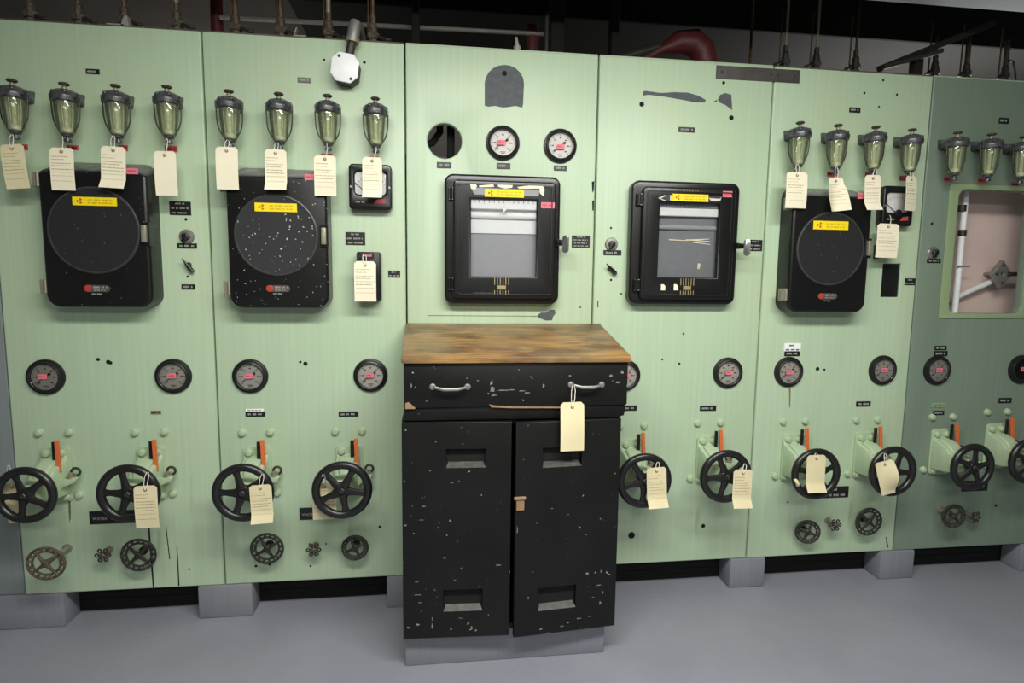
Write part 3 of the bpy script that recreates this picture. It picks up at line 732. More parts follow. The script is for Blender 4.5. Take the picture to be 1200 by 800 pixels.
# ------------------------------------------------------------------ square meters, switch box, key switches, levers
def meter(l, t_, r, b, label, D=-.035, pk=None):
    X0, X1, Z0, Z1 = pxrect(l, t_, r, b, D); cx, cz = (X0+X1)/2, (Z0+Z1)/2
    t = thing('panel_meter', label, 'meter', (cx, 0, cz), (0, 0, 0), 'square black meters'); O = t.location; w, h = X1-X0, Z1-Z0
    win = rrect(cx-w*.36, cx+w*.36, cz-h*.16, cz+h*.33, .012)
    win = [(x, z) for x, z in win]
    me = sheet([rrect(X0, X1, Z0, Z1, .014, 6), win[::-1]], 0, D, 'black', .006); me.transform(Matrix.Translation(-O)); link('case', me, t)
    d = MB().box(cx-w*.42, cx+w*.42, D+.012, D+.009, cz-h*.22, cz+h*.38).build('dial', 'white', t, origin=O)
    mk = MB()
    for k in range(13):
        a = math.radians(150-120*k/12); c_, s_ = math.cos(a), math.sin(a); z0 = cz-h*.18; r0, r1 = h*.43, h*.38
        mk.add([(cx+c_*r0-s_*.0006, D+.0085, z0+s_*r0+c_*.0006), (cx+c_*r0+s_*.0006, D+.0085, z0+s_*r0-c_*.0006), (cx+c_*r1+s_*.0006, D+.0085, z0+s_*r1-c_*.0006), (cx+c_*r1-s_*.0006, D+.0085, z0+s_*r1+c_*.0006)], [(0, 1, 2, 3)])
    mk.build('scale_marks', 'mark', d, origin=O)
    a = math.radians(142); z0 = cz-h*.18
    MB().cyl((cx, D+.006, z0), (cx+math.cos(a)*h*.42, D+.006, z0+math.sin(a)*h*.42), .0016, .0008, 8).build('needle', 'mark', t, origin=O)
    MB().lathe([(.013, 0), (.013, -.004), (.009, -.006)], (cx, D, cz-h*.18), 'Y', 20).build('pivot_cover', 'black', t, origin=O)
    MB().box(cx-w*.4, cx+w*.4, D+.003, D+.004, cz-h*.2, cz+h*.36).build('glass', 'glass', t, origin=O)
    MB().prism([(cx+w*.08, cz-h*.37), (cx+w*.34, cz-h*.35), (cx+w*.34, cz-h*.25), (cx+w*.15, cz-h*.27)], D, D-.001).build('red_sticker', 'red_tape', t, origin=O)
    mb = MB(); greek(mb, cx-w*.34, cx-w*.1, cz-h*.33, .006, D, 3); mb.build('lettering', 'letter', t, origin=O)
    for x in (X0+.007, X1-.007): MB().cyl((x, D+.002, cz), (x, D-.002, cz), .0035, n=10).build('screw', 'steel', t, origin=O)
meter(408.5, 192, 459, 246, 'square black meter with white dial half covered by a tag, left of the second seam')
meter(1035, 217.5, 1071, 265, 'square black meter with two tags over it, beside the darker panel')

a = pxrect(418, 295, 446, 352, -.045)
t = thing('switch_box', 'small black switch box behind a paper tag, right of the flecked recorder', 'switch', ((a[0]+a[1])/2, 0, (a[2]+a[3])/2)); O = t.location
MB().box(a[0], a[1], 0, -.045, a[2], a[3]).build('housing', 'black', t, .005, 3, origin=O)
MB().box(a[0]+.004, a[1]-.02, -.045, -.0465, a[3]-.022, a[3]-.004).build('name_strip', 'plate', t, origin=O)
mb = MB(); greek(mb, a[0]+.024, a[1]-.022, a[3]-.012, .007, -.0465, 9); mb.build('lettering', 'pink', t, origin=O)
MB().cyl((a[0]+.018, -.045, a[3]-.03), (a[0]+.018, -.06, a[3]-.032), .0055).build('toggle', 'steel', t, origin=O)
MB().cyl((a[1]-.03, -.045, a[3]-.008), (a[1]-.03, -.047, a[3]-.008), .003).build('screw', 'steel', t, origin=O)
# back plate half hidden behind the hanging tag on the fifth panel
def key_switch(px, py, label):
    v = bp(px, py, -.008); t = thing('rotary_switch', label, 'switch', (v.x, 0, v.z), (0, 0, 0), 'round switches on the panels')
    MB().lathe([(.0225, 0), (.0225, -.004), (.020, -.007), (.012, -.008)], n=30).build('bezel', 'steel', t)
    MB().lathe([(.012, -.008), (.011, -.018), (.008, -.02)], n=20).build('hub', 'iron', t)
    me = MB().prism(rrect(-.0045, .0045, -.019, .008, .004), -.010, -.022).mesh('pointer_knob', 'black', .0015, 2)
    link('pointer_knob', me, t, rot=(0, math.radians(20), 0))
    mb = MB()
    for k in range(8):
        a = k*PI/4; mb.cyl((.0185*math.cos(a), -.006, .0185*math.sin(a)), (.0185*math.cos(a), -.0085, .0185*math.sin(a)), .0014, n=6)
    mb.build('position_marks', 'steel', t)
key_switch(218, 277, 'round rotary switch on the leftmost green panel, right of the leftmost recorder')
key_switch(717, 286, 'round rotary switch just left of the recorder with torn paper')
key_switch(1095, 296, 'round rotary switch on the darker panel, left of the large opening')
def lever(pa, pb, label):
    A, B = bp(*pa, -.02), bp(*pb, -.012); c = (A+B)/2
    t = thing('toggle_lever', label, 'lever switch', (c.x, 0, c.z), (0, 0, 0), 'small pointed levers'); O = t.location
    MB().lathe([(.008, 0), (.008, -.006), (.005, -.014)], (c.x, 0, c.z), 'Y', 16).build('boss', 'iron', t, origin=O)
    MB().tube([A, A.lerp(B, .3), A.lerp(B, .75), B], [.0016, .0035, .007, .0065], 12).build('handle', 'black', t, origin=O)
    MB().ball(B, .007).build('handle_tip', 'head', t, origin=O)
lever((213, 303), (225, 317), 'small pointed lever below the rotary switch on the leftmost green panel')
lever((711, 309), (721, 320), 'small pointed lever below the rotary switch left of the torn-paper recorder')

# white junction box on conduit over the top edge of the second panel
c = bp(404, 79, -.05); t = thing('junction_box', 'white octagonal junction box hanging on a bent conduit over the panel top', 'junction box', (c.x, 0, c.z)); O = t.location
tilt = math.radians(8)
oc0 = [(.041, -.022), (.041, .022), (.022, .043), (-.022, .043), (-.041, .022), (-.041, -.022), (-.022, -.043), (.022, -.043)]
oc = [(x*math.cos(tilt)+z*math.sin(tilt), z*math.cos(tilt)-x*math.sin(tilt)) for x, z in oc0]
MB().prism([(x+c.x, z+c.z) for x, z in oc], -.046, -.051).build('cover', 'white', t, .0015, 2, origin=O)
MB().prism([(x*.96+c.x+.001, z*.96+c.z-.002) for x, z in oc], 0, -.046).build('box', 'iron', t, .002, 2, origin=O)
for q in ((-.016, .033), (.018, -.033)): MB().cyl((c.x+q[0], -.0505, c.z+q[1]), (c.x+q[0], -.053, c.z+q[1]), .0045, n=10).build('screw', 'iron', t, origin=O)
A, B = bp(408, 66, -.03), bp(413, 48, -.03); 
MB().cyl(A-Vector((.003, 0, .02)), B, .0135).build('conduit', 'iron', t, origin=O)
K = bp(416, 27, -.03)
MB().tube([B, B.lerp(K, .6), K+Vector((0, .004, -.004)), K+Vector((.004, .02, 0)), K+Vector((.006, .09, -.012))], [.019, .019, .019, .017, .016], 16).build('elbow', 'steel', t, origin=O)
MB().cyl(B-Vector((.0008, 0, .005)), B+Vector((.0015, 0, .009)), .0205).build('collar', 'clasp', t, origin=O)

# ------------------------------------------------------------------ handwheel valves
WY = -.145
def ring_outline(R, th, a0, n=8): pass
def handwheel_mesh():
    if 'w_rim' in CACHE: return
    R = .078
    CACHE['w_rim'] = MB().torus((0, 0, 0), R-.0015, .0122, 64, 12, 'Y', .95).mesh('rim', 'wheel')
    sp = MB(); secs = []
    for r, w, d, y in ((.012, .0155, .009, -.004), (.03, .0115, .007, -.004), (.05, .0092, .006, -.001), (.072, .0125, .007, 0)):
        secs.append([Vector((w*math.cos(2*PI*k/10), y+d*math.sin(2*PI*k/10), r)) for k in range(10)])
    sp.loft(secs); CACHE['w_spoke'] = sp.mesh('spoke', 'wheel')
    CACHE['w_hub'] = MB().lathe([(.014, .02), (.020, .012), (.0245, .004), (.0245, -.006), (.0195, -.012), (.018, -.009), (.012, -.009)], n=32).mesh('hub', 'wheel')
    CACHE['w_nut'] = MB().lathe([(.0105, -.007), (.0105, -.014), (.008, -.016)], n=6).cyl((0, -.015, 0), (0, -.020, 0), .0045, n=10).mesh('nut', 'iron')
def valve(px, py, label, ang, side, Rs=1.0):
    v = bp(px, py, WY); t = thing('handwheel_valve', label, 'valve', (v.x, 0, v.z), (0, 0, 0), 'green valves with black handwheels'); handwheel_mesh()
    if 'v_body' not in CACHE:
        CACHE['v_plate'] = MB().prism(rrect(-.042, .046, -.075, .105, .016), 0, -.007).mesh('mounting_plate', 'green_cast', .002, 2)
        def sec(y, x0, x1, z0, z1): return [(x0, y, z0), (x1, y, z0), (x1, y, z1), (x0, y, z1)]
        b = MB().loft([sec(-.006, -.04, .04, -.05, .078), sec(-.014, -.039, .039, -.049, .066), sec(-.07, -.036, .034, -.044, .046), sec(-.078, -.034, .032, -.042, .030), sec(-.112, -.024, .022, -.032, .022), sec(-.13, -.017, .017, -.018, .018)])
        CACHE['v_body'] = b.mesh('casting', 'green_cast', .0045, 2, ang=40)
        hump = MB().loft([sec(-.018, -.026, .024, .05, .074), sec(-.03, -.027, .025, .045, .072), sec(-.066, -.025, .023, .03, .058), sec(-.088, -.018, .016, .018, .032)])
        CACHE['v_hump'] = hump.mesh('bonnet', 'green_cast', .010, 4, ang=60)
        CACHE['v_neck'] = MB().cyl((0, -.1, 0), (0, WY+.01, 0), .0135, .0115).cyl((0, -.112, 0), (0, -.122, 0), .02, n=6).mesh('stem', 'green_cast')
        lug = MB().loft([sec(-.012, .036, .044, -.028, .012), sec(-.03, .036, .048, -.022, .01), sec(-.03, .036, .048, -.022, .01)])
        lug = MB().prism([(.03, .012), (.03, -.03), (.048, -.012), (.078, 0), (.082, .012), (.072, .018)], -.03, -.052)
        CACHE['v_lug'] = lug.mesh('lug', 'green_cast', .003, 2)
        CACHE['v_pin'] = MB().lathe([(.013, .0), (.013, .004), (.009, .005), (.009, 0)], (.064, -.041, .016), 'Z', 18, True).cyl((.064, -.041, .0), (.064, -.041, .03), .0065, n=10).mesh('pivot_pin', 'clasp')
        CACHE['v_eye'] = MB().torus((.07, -.026, .028), .0125, .004, 24, 8, 'Y').mesh('eye_ring', 'iron')
        bt = MB().lathe([(.0135, 0), (.0135, -.002), (.0115, -.003), (.0115, -.007), (.009, -.0105), (.004, -.012)], n=18)
        CACHE['v_bolt'] = bt.mesh('bolt', 'green_cast')
        CACHE['v_black'] = MB().box(-.0055, .0055, -.003, .003, 0, .058).mesh('black_marker', 'plate', .0008, 1)
        CACHE['v_orange'] = MB().box(-.006, .006, -.0035, .0035, 0, .10).mesh('orange_marker', 'orange', .0008, 1)
    link('mounting_plate', CACHE['v_plate'], t); link('casting', CACHE['v_body'], t); link('bonnet', CACHE['v_hump'], t)
    lg = link('lug', CACHE['v_lug'], t); link('pivot_pin', CACHE['v_pin'], lg); link('eye_ring', CACHE['v_eye'], lg)
    link('stem', CACHE['v_neck'], t)
    for x, z, y in ((-.043, .150, 0), (.045, .150, 0), (-.022, .084, -.007), (.020, .084, -.007), (-.026, -.058, -.007), (.028, -.058, -.007), (-.062, -.056, 0), (.062, -.056, 0)):
        link('bolt', CACHE['v_bolt'], t, (x, y, z))
    link('black_marker', CACHE['v_black'], t, (.016, -.032, .07)); link('orange_marker', CACHE['v_orange'], t, (.034, -.045, .035), (math.radians(-4), math.radians(-3), 0))
    w = link('handwheel', CACHE['w_rim'], t, (0, WY, 0), (0, math.radians(90-ang), 0)); w.scale = (Rs, 1, Rs)
    for k in range(5): link('spoke', CACHE['w_spoke'], w, rot=(0, k*2*PI/5, 0))
    link('hub', CACHE['w_hub'], w); link('nut', CACHE['w_nut'], w)
    return t
for q in [
 (30,580,'green valve with black handwheel cut by the left picture edge, tan tag behind',40,1,.97),
 (151,578,'green valve with black handwheel over the large black plate on the leftmost green panel',104,1,1.02),
 (285,577,'green valve with black handwheel overlapping the first visible seam',106,1,1.04),
 (401,574,'green valve with worn brownish handwheel and tag behind it, left of the cabinet',62,1,1.05),
 (755,563,'green valve with black handwheel just right of the cabinet',124,-1,1.07),
 (850.5,558,'green valve with black handwheel overlapping the seam in the middle right',112,-1,1.05),
 (956,555,'green valve with black handwheel behind a blank-looking tag and over a black plate, chipped rim',20,-1,1.03),
 (1046,552,'green valve with black handwheel hung with a curled tag, next to the darker panel',66,-1,1.03),
 (1139.5,547,'green valve with bare black handwheel and no tag on the darker panel',82,-1,.98),
 (1207,540,'green valve whose handwheel is cut off by the right edge of the picture',84,-1,.98)]:
    valve(*q)
# chipped rim patch on one wheel is bare metal wrap
v = bp(932, 564.5, WY-.002)
tag_props(MB().torus((0, 0, 0), .0125, .006, 20, 10, 'X').build('tape_wrap', 'paper_tan'), 'tan tape wrapped round the rim of a handwheel beside the black plate', 'tape').location = v
bpy.data.objects['tape_wrap'].rotation_euler = (0, math.radians(-25), 0)

# ------------------------------------------------------------------ perforated rim hand wheels and star knobs near the bottom
def cog(px, py, Y, label, r, ang, mat='iron', tilt=(0, 0)):
    v = bp(px, py, Y); t = thing('chain_wheel', label, 'hand wheel', (v.x, 0, v.z), (0, 0, 0), 'small openwork hand wheels'); key = 'c%s%.3f' % (mat, r)
    if key not in CACHE:
        mb = MB().torus((0, 0, 0), r-.004, .0042, 48, 8).torus((0, .002, 0), r*.70, .0036, 40, 8)
        for k in range(16):
            a = 2*PI*k/16; c, s = math.cos(a), math.sin(a)
            mb.cyl((c*r*.70, .001, s*r*.70), (c*(r-.004), -.001, s*(r-.004)), .0036, .0048, 6)
        CACHE[key] = mb.mesh('rim', mat)
        sp = MB().tube([(0, -.002, .006), (0, -.002, r*.4), (0, .001, r*.70)], [.0065, .0048, .0042], 8); CACHE[key+'s'] = sp.mesh('spoke', mat)
        CACHE[key+'h'] = MB().lathe([(.009, .012), (.011, .004), (.011, -.006), (.007, -.009)], n=18).cyl((0, -.008, 0), (0, -.014, 0), .0055, n=6).mesh('hub', mat)
    st = MB().cyl((0, 0, 0), (0, Y, 0), .0075, n=14).cyl((0, 0, 0), (0, -.006, 0), .014, n=14)
    st.build('stem', 'clasp' if Y < -.05 else mat, t)
    w = link('rim', CACHE[key], t, (0, Y, 0), (math.radians(tilt[0]), math.radians(90-ang), math.radians(tilt[1])))
    for k in range(4): link('spoke', CACHE[key+'s'], w, rot=(0, k*PI/2, 0))
    link('hub', CACHE[key+'h'], w)
for q in [
 (54,660,-.105,'openwork iron hand wheel on a long stem, lower left corner of the leftmost green panel',.055,35,'iron_rust',(6,8)),
 (162.5,650,-.035,'openwork iron hand wheel right of the star knob on the leftmost green panel',.055,45,'iron'),
 (313,642.5,-.035,'openwork iron hand wheel left of the star knob, below the handwheel on the first seam',.054,30,'iron'),
 (416,641.5,-.035,'openwork iron hand wheel directly left of the cabinet doors',.045,25,'iron'),
 (946.5,623,-.035,'openwork iron hand wheel tilted, under the handwheel with the black plate',.046,70,'iron',(0,-14)),
 (1018,611,-.035,'openwork iron hand wheel right of the star knob, beside the darker panel',.055,50,'iron'),
 (1117.5,604.5,-.06,'openwork iron hand wheel on a visible stem on the darker panel',.047,40,'iron',(0,-6))]:
    cog(*q)
def star(px, py, Y, label):
    v = bp(px, py, Y); t = thing('star_knob', label, 'knob', (v.x, 0, v.z), (0, 0, 0), 'small star knobs')
    if 'star' not in CACHE:
        mb = MB()
        for k in range(6):
            a = k*PI/3; mb.torus((.0175*math.cos(a), 0, .0175*math.sin(a)), .0052, .0026, 14, 6).cyl((0, 0, 0), (.014*math.cos(a), 0, .014*math.sin(a)), .0036, .003, 6)
        CACHE['star'] = mb.mesh('knob_rim', 'iron')
        CACHE['starh'] = MB().lathe([(.008, .006), (.009, -.004), (.005, -.008)], n=14).mesh('hub', 'iron_rust')
    MB().cyl((0, 0, 0), (0, Y, 0), .006, n=12).cyl((0, 0, 0), (0, -.005, 0), .012, n=12).build('stem', 'clasp', t)
    w = link('knob_rim', CACHE['star'], t, (0, Y, 0)); link('hub', CACHE['starh'], w)
for q in [(120.5,650.5,-.04,'small star knob between two openwork wheels on the leftmost green panel'),
          (367.5,644,-.035,'small star knob between two openwork wheels left of the cabinet'),
          (979,615,-.045,'small star knob between two openwork wheels left of the darker panel'),
          (1143,606,-.04,'small star knob on the darker panel beside the openwork wheel')]: star(*q)

# ------------------------------------------------------------------ paper tags
def tagcard(l, t_, r, b, Y, label, attach=None, ay=None, roll=0, kind='flat', mat='paper', ink='ink', blank=False, yaw=None, seed=1, sgn=1, loop=True):
    T = bp((l+r)/2, t_, Y); B = bp((l+r)/2, b, Y); w = bp(r, (t_+b)/2, Y).x-bp(l, (t_+b)/2, Y).x; h = T.z-B.z
    W = .064; yw = 0
    if w < .057:
        mm = (T.x-CAM.x)/(T.y-CAM.y); ra = w/W; yw = math.atan2(1, mm) if False else math.acos(max(-1, min(1, ra/math.hypot(1, mm))))-math.atan(mm)
        if mm < 0: yw = -(math.acos(max(-1, min(1, ra/math.hypot(1, mm))))-math.atan(-mm))
    else: W = w
    if yaw is not None: yw = math.radians(yaw)
    hole = Vector((0, 0, -.012))
    t = thing('paper_tag', label, 'tag', T+hole, (0, 0, 0), 'paper tags tied to the equipment')
    rot = Euler((0, math.radians(roll), yw), 'XYZ')
    R = random.Random(seed)
    def bend(u, v):      # u in -.5...5, v in 0..1 downward
        x = u*W; z = .012-v*h; y = 0
        if kind == 'flat': y = -.004*math.sin(v*PI*.8)
        elif kind == 'fold': y = -.003*v - max(0, v-.78)*h*.55
        elif kind == 'curl': y = -.03*(u*u)*4*v + .004; x *= 1-.30*math.exp(-((v-.12)/.25)**2)
        elif kind == 'twist': 
            a = v*1.0; x, y = x*math.cos(a), x*math.sin(a)*-1-.01*v
        elif kind == 'roll': y = -.022*math.sin(PI*min(1, v*1.1))*(.5+u); x = x*(1-.25*v)+.004*v
        return Vector((x, y, z))
    nu, nv = 8, 14; vs = []
    for j in range(nv+1):
        for i in range(nu+1):
            u = -.5+i/nu; v = j/nv
            if j == 0: u *= .76
            elif j == 1: v = .06
            vs.append(bend(u, v))
    fs = [(j*(nu+1)+i, (j+1)*(nu+1)+i, (j+1)*(nu+1)+i+1, j*(nu+1)+i+1) for j in range(nv) for i in range(nu)]
    me = bpy.data.meshes.new('card'); me.from_pydata(vs, [], fs)
    bm = bmesh.new(); bm.from_mesh(me); bmesh.ops.solidify(bm, geom=bm.faces[:], thickness=.0006); bm.to_mesh(me); bm.free()
    finish(me, mat, 0, 2, 60); link('card', me, t, (0, 0, 0), rot)
    if not blank:
        mb = MB(); rows = [(.20, .55), (.27, .5), (.36, .8), (.42, .7), (.50, .8), (.57, .75), (.66, .8), (.78, .86)]
        for v, ln in rows:
            u = -.43; hh = R.uniform(.010, .016)
            if v in (.66, .78): hh = .007
            end = -.43+ln*R.uniform(.85, 1.1)
            while u < min(end, .43):
                du = R.uniform(.05, .16) if v < .64 else .14
                u1 = min(u+du*.8, .44); P = [bend(u, v), bend(u1, v), bend(u1, v+hh), bend(u, v+hh)]
                mb.add([p+Vector((0, -.0008, 0)) for p in P], [(3, 2, 1, 0)]); u += du
        me = mb.mesh('printing', ink); link('printing', me, t, (0, 0, 0), rot)
    e = bend(0, .095)
    me = MB().lathe([(.0048, .0012), (.0048, -.0016), (.002, -.0016), (.002, .0012)], (0, e.y, e.z), 'Y', 16, True).mesh('eyelet', 'eyelet'); link('eyelet', me, t, (0, 0, 0), rot)
    if attach:
        A = bp(attach[0], attach[1], ay if ay is not None else Y) - t.location
        E0 = rot.to_matrix() @ (e+Vector((0, -.002, 0)))
        for s_ in ((-1, 1) if loop else (1,)):
            off = Vector((s_*.005, -.002, 0))
            MB().tube([E0, E0.lerp(A, .35)+off, E0.lerp(A, .75)+off*1.1, A+Vector((s_*.002, 0, 0))], .0011, 6).build('string', 'string', t)
    return t
TG = [
 # panel 1
 dict(l=0,t_=169,r=28,b=221,Y=-.075,label='paper tag tilted, under the glass bowl at the left picture edge',attach=(14,158),ay=-.07,roll=-5,kind='flat',seed=1,mat='paper_tan'),
 dict(l=58,t_=173,r=86,b=223,Y=-.088,label='paper tag hanging over the top left of the leftmost recorder',attach=(72,160),ay=-.075,seed=2,loop=False),
 dict(l=118,t_=171.5,r=147,b=221,Y=-.088,label='paper tag hanging over the top middle of the leftmost recorder',attach=(133,159),ay=-.075,roll=2,kind='fold',seed=3),
 dict(l=180,t_=177,r=206,b=229,Y=-.08,label='blank paper tag over the top right corner of the leftmost recorder',attach=(195,162),ay=-.075,roll=-1,blank=True,loop=False),
 # panel 2
 dict(l=252.5,t_=172,r=278.5,b=222,Y=-.088,label='blank cream tag over the top left corner of the flecked recorder',attach=(267,164),ay=-.075,blank=True),
 dict(l=310,t_=175,r=335.5,b=223,Y=-.088,label='printed tag over the top middle of the flecked recorder',attach=(325,167),ay=-.075,seed=5,kind='fold'),
 dict(l=368,t_=182,r=393.5,b=229.5,Y=-.088,label='printed tag over the top right of the flecked recorder',attach=(382,168),ay=-.075,seed=6,loop=False),
 dict(l=424.5,t_=184,r=447.5,b=232,Y=-.075,label='printed tag covering the middle of the square meter near the second seam',attach=(440,172),ay=-.072,seed=7,loop=False,kind='fold'),
 dict(l=415,t_=306,r=440.5,b=353,Y=-.066,label='printed tag hanging in front of the small black switch box',attach=(427,297),ay=-.06,seed=8),
 # handwheels, left
 dict(l=2,t_=566,r=27,b=612,Y=-.105,label='tan tag behind the leftmost handwheel',attach=(10,545),ay=-.16,roll=-6,blank=True,mat='paper_tan',seed=9),
 dict(l=156.5,t_=569,r=184,b=618,Y=-.172,label='printed tag on the handwheel over the large black plate',attach=(173,553),ay=-.162,roll=-1,mat='paper_tan',seed=10),
 dict(l=292,t_=568,r=318,b=611,Y=-.172,label='printed tag on the handwheel overlapping the first visible seam',attach=(308,555),ay=-.162,roll=-3,kind='fold',mat='paper_tan',seed=11),
 dict(l=366,t_=566,r=394,b=608,Y=-.115,label='printed tag behind the worn handwheel left of the cabinet',attach=(379,556),ay=-.16,roll=0,mat='paper_tan',seed=12),
 # cabinet
 dict(l=657,t_=471,r=684.5,b=528,Y=-.378,label='plain manila tag tied to the right handle of the cabinet drawer',attach=(672,451),ay=-.368,roll=-1,ink='ink_faint',mat='paper_tan',blank=True,seed=13),
 # handwheels, right
 dict(l=758,t_=547.5,r=781,b=593,Y=-.172,label='printed tag on the handwheel just right of the cabinet',attach=(771,541),ay=-.162,roll=-3,kind='fold',mat='paper_tan',seed=14),
 dict(l=860,t_=550,r=882,b=593,Y=-.172,label='printed tag on the handwheel crossing the seam in the middle right',attach=(873,543),ay=-.162,roll=1,mat='paper_tan',seed=15,kind='fold'),
 dict(l=946,t_=533,r=968,b=575,Y=-.168,label='blank tag hanging inside the handwheel above the black plate',attach=(956,531),ay=-.162,blank=True,mat='paper_tan',kind='fold'),
 dict(l=1026,t_=540,r=1047,b=580,Y=-.166,label='curled blank tag on the handwheel next to the darker panel',attach=(1037,531),ay=-.162,roll=-12,blank=True,mat='paper_tan',kind='roll'),
 # panel 5 top
 dict(l=922,t_=201.5,r=946.5,b=244,Y=-.088,label='printed tag over the top left corner of the right-hand round recorder',attach=(934,192),ay=-.075,seed=16),
 dict(l=969,t_=208,r=992,b=247.5,Y=-.09,label='curled tag over the top middle of the right-hand round recorder',attach=(980,195),ay=-.075,roll=-5,kind='curl',seed=17),
 dict(l=1014,t_=205,r=1032.5,b=246.5,Y=-.09,label='tag turned slightly sideways at the top right corner of the right-hand round recorder',attach=(1026,197),ay=-.075,roll=-2,seed=18,sgn=1,kind='fold'),
 dict(l=1062,t_=206.5,r=1074.5,b=247,Y=-.07,label='tag turned almost edge-on in front of the right-hand square meter',attach=(1067,200),ay=-.07,roll=-1,seed=19,sgn=1),
 dict(l=1028.5,t_=262,r=1054,b=302,Y=-.055,label='printed tag hanging on a string below the right-hand square meter, above the tall slot',attach=(1042,252),ay=-.04,roll=1,seed=20,loop=False),
]
for d in TG: tagcard(**d)
# tape / dark clip beside the slot tag
q = bp(1027, 294, -.01)
tag_props(MB().box(q.x-.004, q.x+.004, -.02, 0, q.z-.028, q.z+.022).build('latch_bracket', 'black', None, .002, 1), 'small black bracket half hidden behind the tag above the tall slot', 'bracket')
# black block added in the slot so the opening reads as dark
a = s5
tag_props(MB().box(a[0]+.0005, a[1]-.0005, .005, .09, a[2]+.0005, a[3]-.0005).build('slot_filler', 'black', None, .004, 2), 'black block added to fill the tall slot with dark', 'switch')

# ------------------------------------------------------------------ the cabinet
YD = -.345      # drawer front
YB2 = -.325     # carcass front
xl, xr = bp(473, 450, YD).x, bp(735, 450, YD).x
bl, br = bp(472, 620, YB2).x, bp(721, 620, YB2).x
cab = thing('cabinet', 'black painted wooden cabinet with worn sloping wood top, one drawer and two doors', 'cabinet', ((bl+br)/2, (YB2-.01)/2, .1)); O = cab.location
tl, tr = bp(470, 421, -.36).x, bp(740.5, 421, -.36).x
zf = bp(600, 418, -.36).z; zb = bp(600, 378.5, -.006).z
th = .018
def slope(y): return zf+(zb-zf)*((y+.36)/(.354))
sec = lambda x0, x1, y, z: [(x0, y, z-th), (x1, y, z-th), (x1, y, z), (x0, y, z)]
MB().loft([sec(tl, tr, -.36, zf), sec(bp(475.5, 378, -.006).x, bp(703, 378, -.006).x, -.006, zb)]).build('top', 'wood', cab, .0035, 2, origin=O)
# small white spot and tape remnant on the top
for q, w_, d_ in (((492, 387), .005, .005), ((483, 411), .012, .008)):
    v = gp(q[0], q[1], .945); y = v.y
    mb = MB(); z = slope(y)+.0006
    mb.add([(v.x-w_, y-d_, slope(y-d_)+.0008), (v.x+w_, y-d_, slope(y-d_)+.0008), (v.x+w_*.7, y+d_, slope(y+d_)+.0008), (v.x-w_*.8, y+d_, slope(y+d_)+.0008)], [(0, 1, 2, 3)])
zt = bp(600, 424, YD).z; zd0 = bp(600, 476, YD).z; zr0 = bp(600, 491, YD).z
z_bot = bp(600, 740, YB2-.02).z
# upper box (drawer housing), then lower carcass as side, back, bottom boards
mb = MB().loft([[(xl, YD+.018, zr0), (xr, YD+.018, zr0), (xr, YD+.018, zf-th), (xl, YD+.018, zf-th)], [(xl, -.012, zr0), (xr-.02, -.012, zr0), (xr-.02, -.012, zb-th-.002), (xl, -.012, zb-th-.002)]])
mb.build('drawer_housing', 'wornblack', cab, .002, 1, origin=O)
# drawer front with broken lower right corner
dout = [(xl, zd0+.003), (xl+.004, zd0), (xr-.002, zd0), (xr, zd0+.004), (xr, zt), (xl, zt)]
dr = MB().prism(dout, YD+.018, YD-.004).build('drawer', 'wornblack', cab, .003, 2, origin=O)
MB().prism([(xl, zr0), (xr-.02, zr0-.002), (xr-.006, zr0+.008), (xr-.002, zr0+.02), (xr-.002, zd0-.0015), (xl, zd0-.0015)], YD+.018, YD+.002).build('rail', 'wornblack', cab, .002, 2, origin=O)
# bare wood where paint has split along the drawer's lower edge
P = [bp(*q, YD-.004) for q in ((573,473.5),(580,475),(600,476),(655,476.5),(660,478),(640,478),(600,478),(576,477))]
MB().prism([(v.x, v.z) for v in P], YD-.003, YD-.0052).build('bare_wood', 'interior', dr, origin=O)
P = [bp(*q, YD-.004) for q in ((475,472),(479,471),(487,478),(486,479),(475,479))]
MB().prism([(v.x, v.z) for v in P], YD-.003, YD-.0052).build('bare_wood', 'interior', dr, origin=O)
mb = MB(); R = random.Random(5)
for q in ((577,456,3,4),(579,463,4,1.6),(590,457,9,.7),(600,456.5,5,.6),(612,458,5,1),(618,460,4,.8),(576,449,2,3),(716,440,2.5,2),(729,436,2,3),(724,448,3,1.6),(482,452,1,4),(735,452,1,2),(613,469,1,2),(637,452,1.5,3),(668,440,2,1),(560,446,1.5,1)):
    v = bp(q[0], q[1], YD-.004); w_, h_ = q[2]/480, q[3]/480
    MB().prism([(v.x-w_, v.z-h_*R.uniform(.3, 1)), (v.x+w_*R.uniform(.5, 1), v.z-h_*R.uniform(.2, .9)), (v.x+w_, v.z+h_*R.uniform(.2, .6)), (v.x-w_*.5, v.z+h_)], YD-.003, YD-.0047).build('paint_nick', 'nick', dr, origin=O)
def pull(px0, px1, py, mat):
    A, B = bp(px0, py, YD-.004), bp(px1, py, YD-.004)
    h = MB().tube([A+Vector((.004, 0, 0)), A+Vector((.008, -.016, 0)), A.lerp(B, .3)+Vector((0, -.022, -.004)), A.lerp(B, .7)+Vector((0, -.022, -.004)), B+Vector((-.008, -.016, 0)), B+Vector((-.004, 0, 0))], [.004, .004, .005, .005, .004, .004], 10)
    ob = h.build('handle', mat, dr, origin=O)
    for v in (A, B): ob2 = MB().lathe([(.0095, 0), (.0085, -.003), (.004, -.0045)], v, 'Y', 16)
    e = MB()
    for v in (A, B): e.lathe([(.0095, .001), (.0085, -.003), (.004, -.0045)], v, 'Y', 16)
    e.build('handle_plate', mat, dr, origin=O)
pull(507, 548, 453, 'steel'); pull(669, 705, 450.5, 'steel')
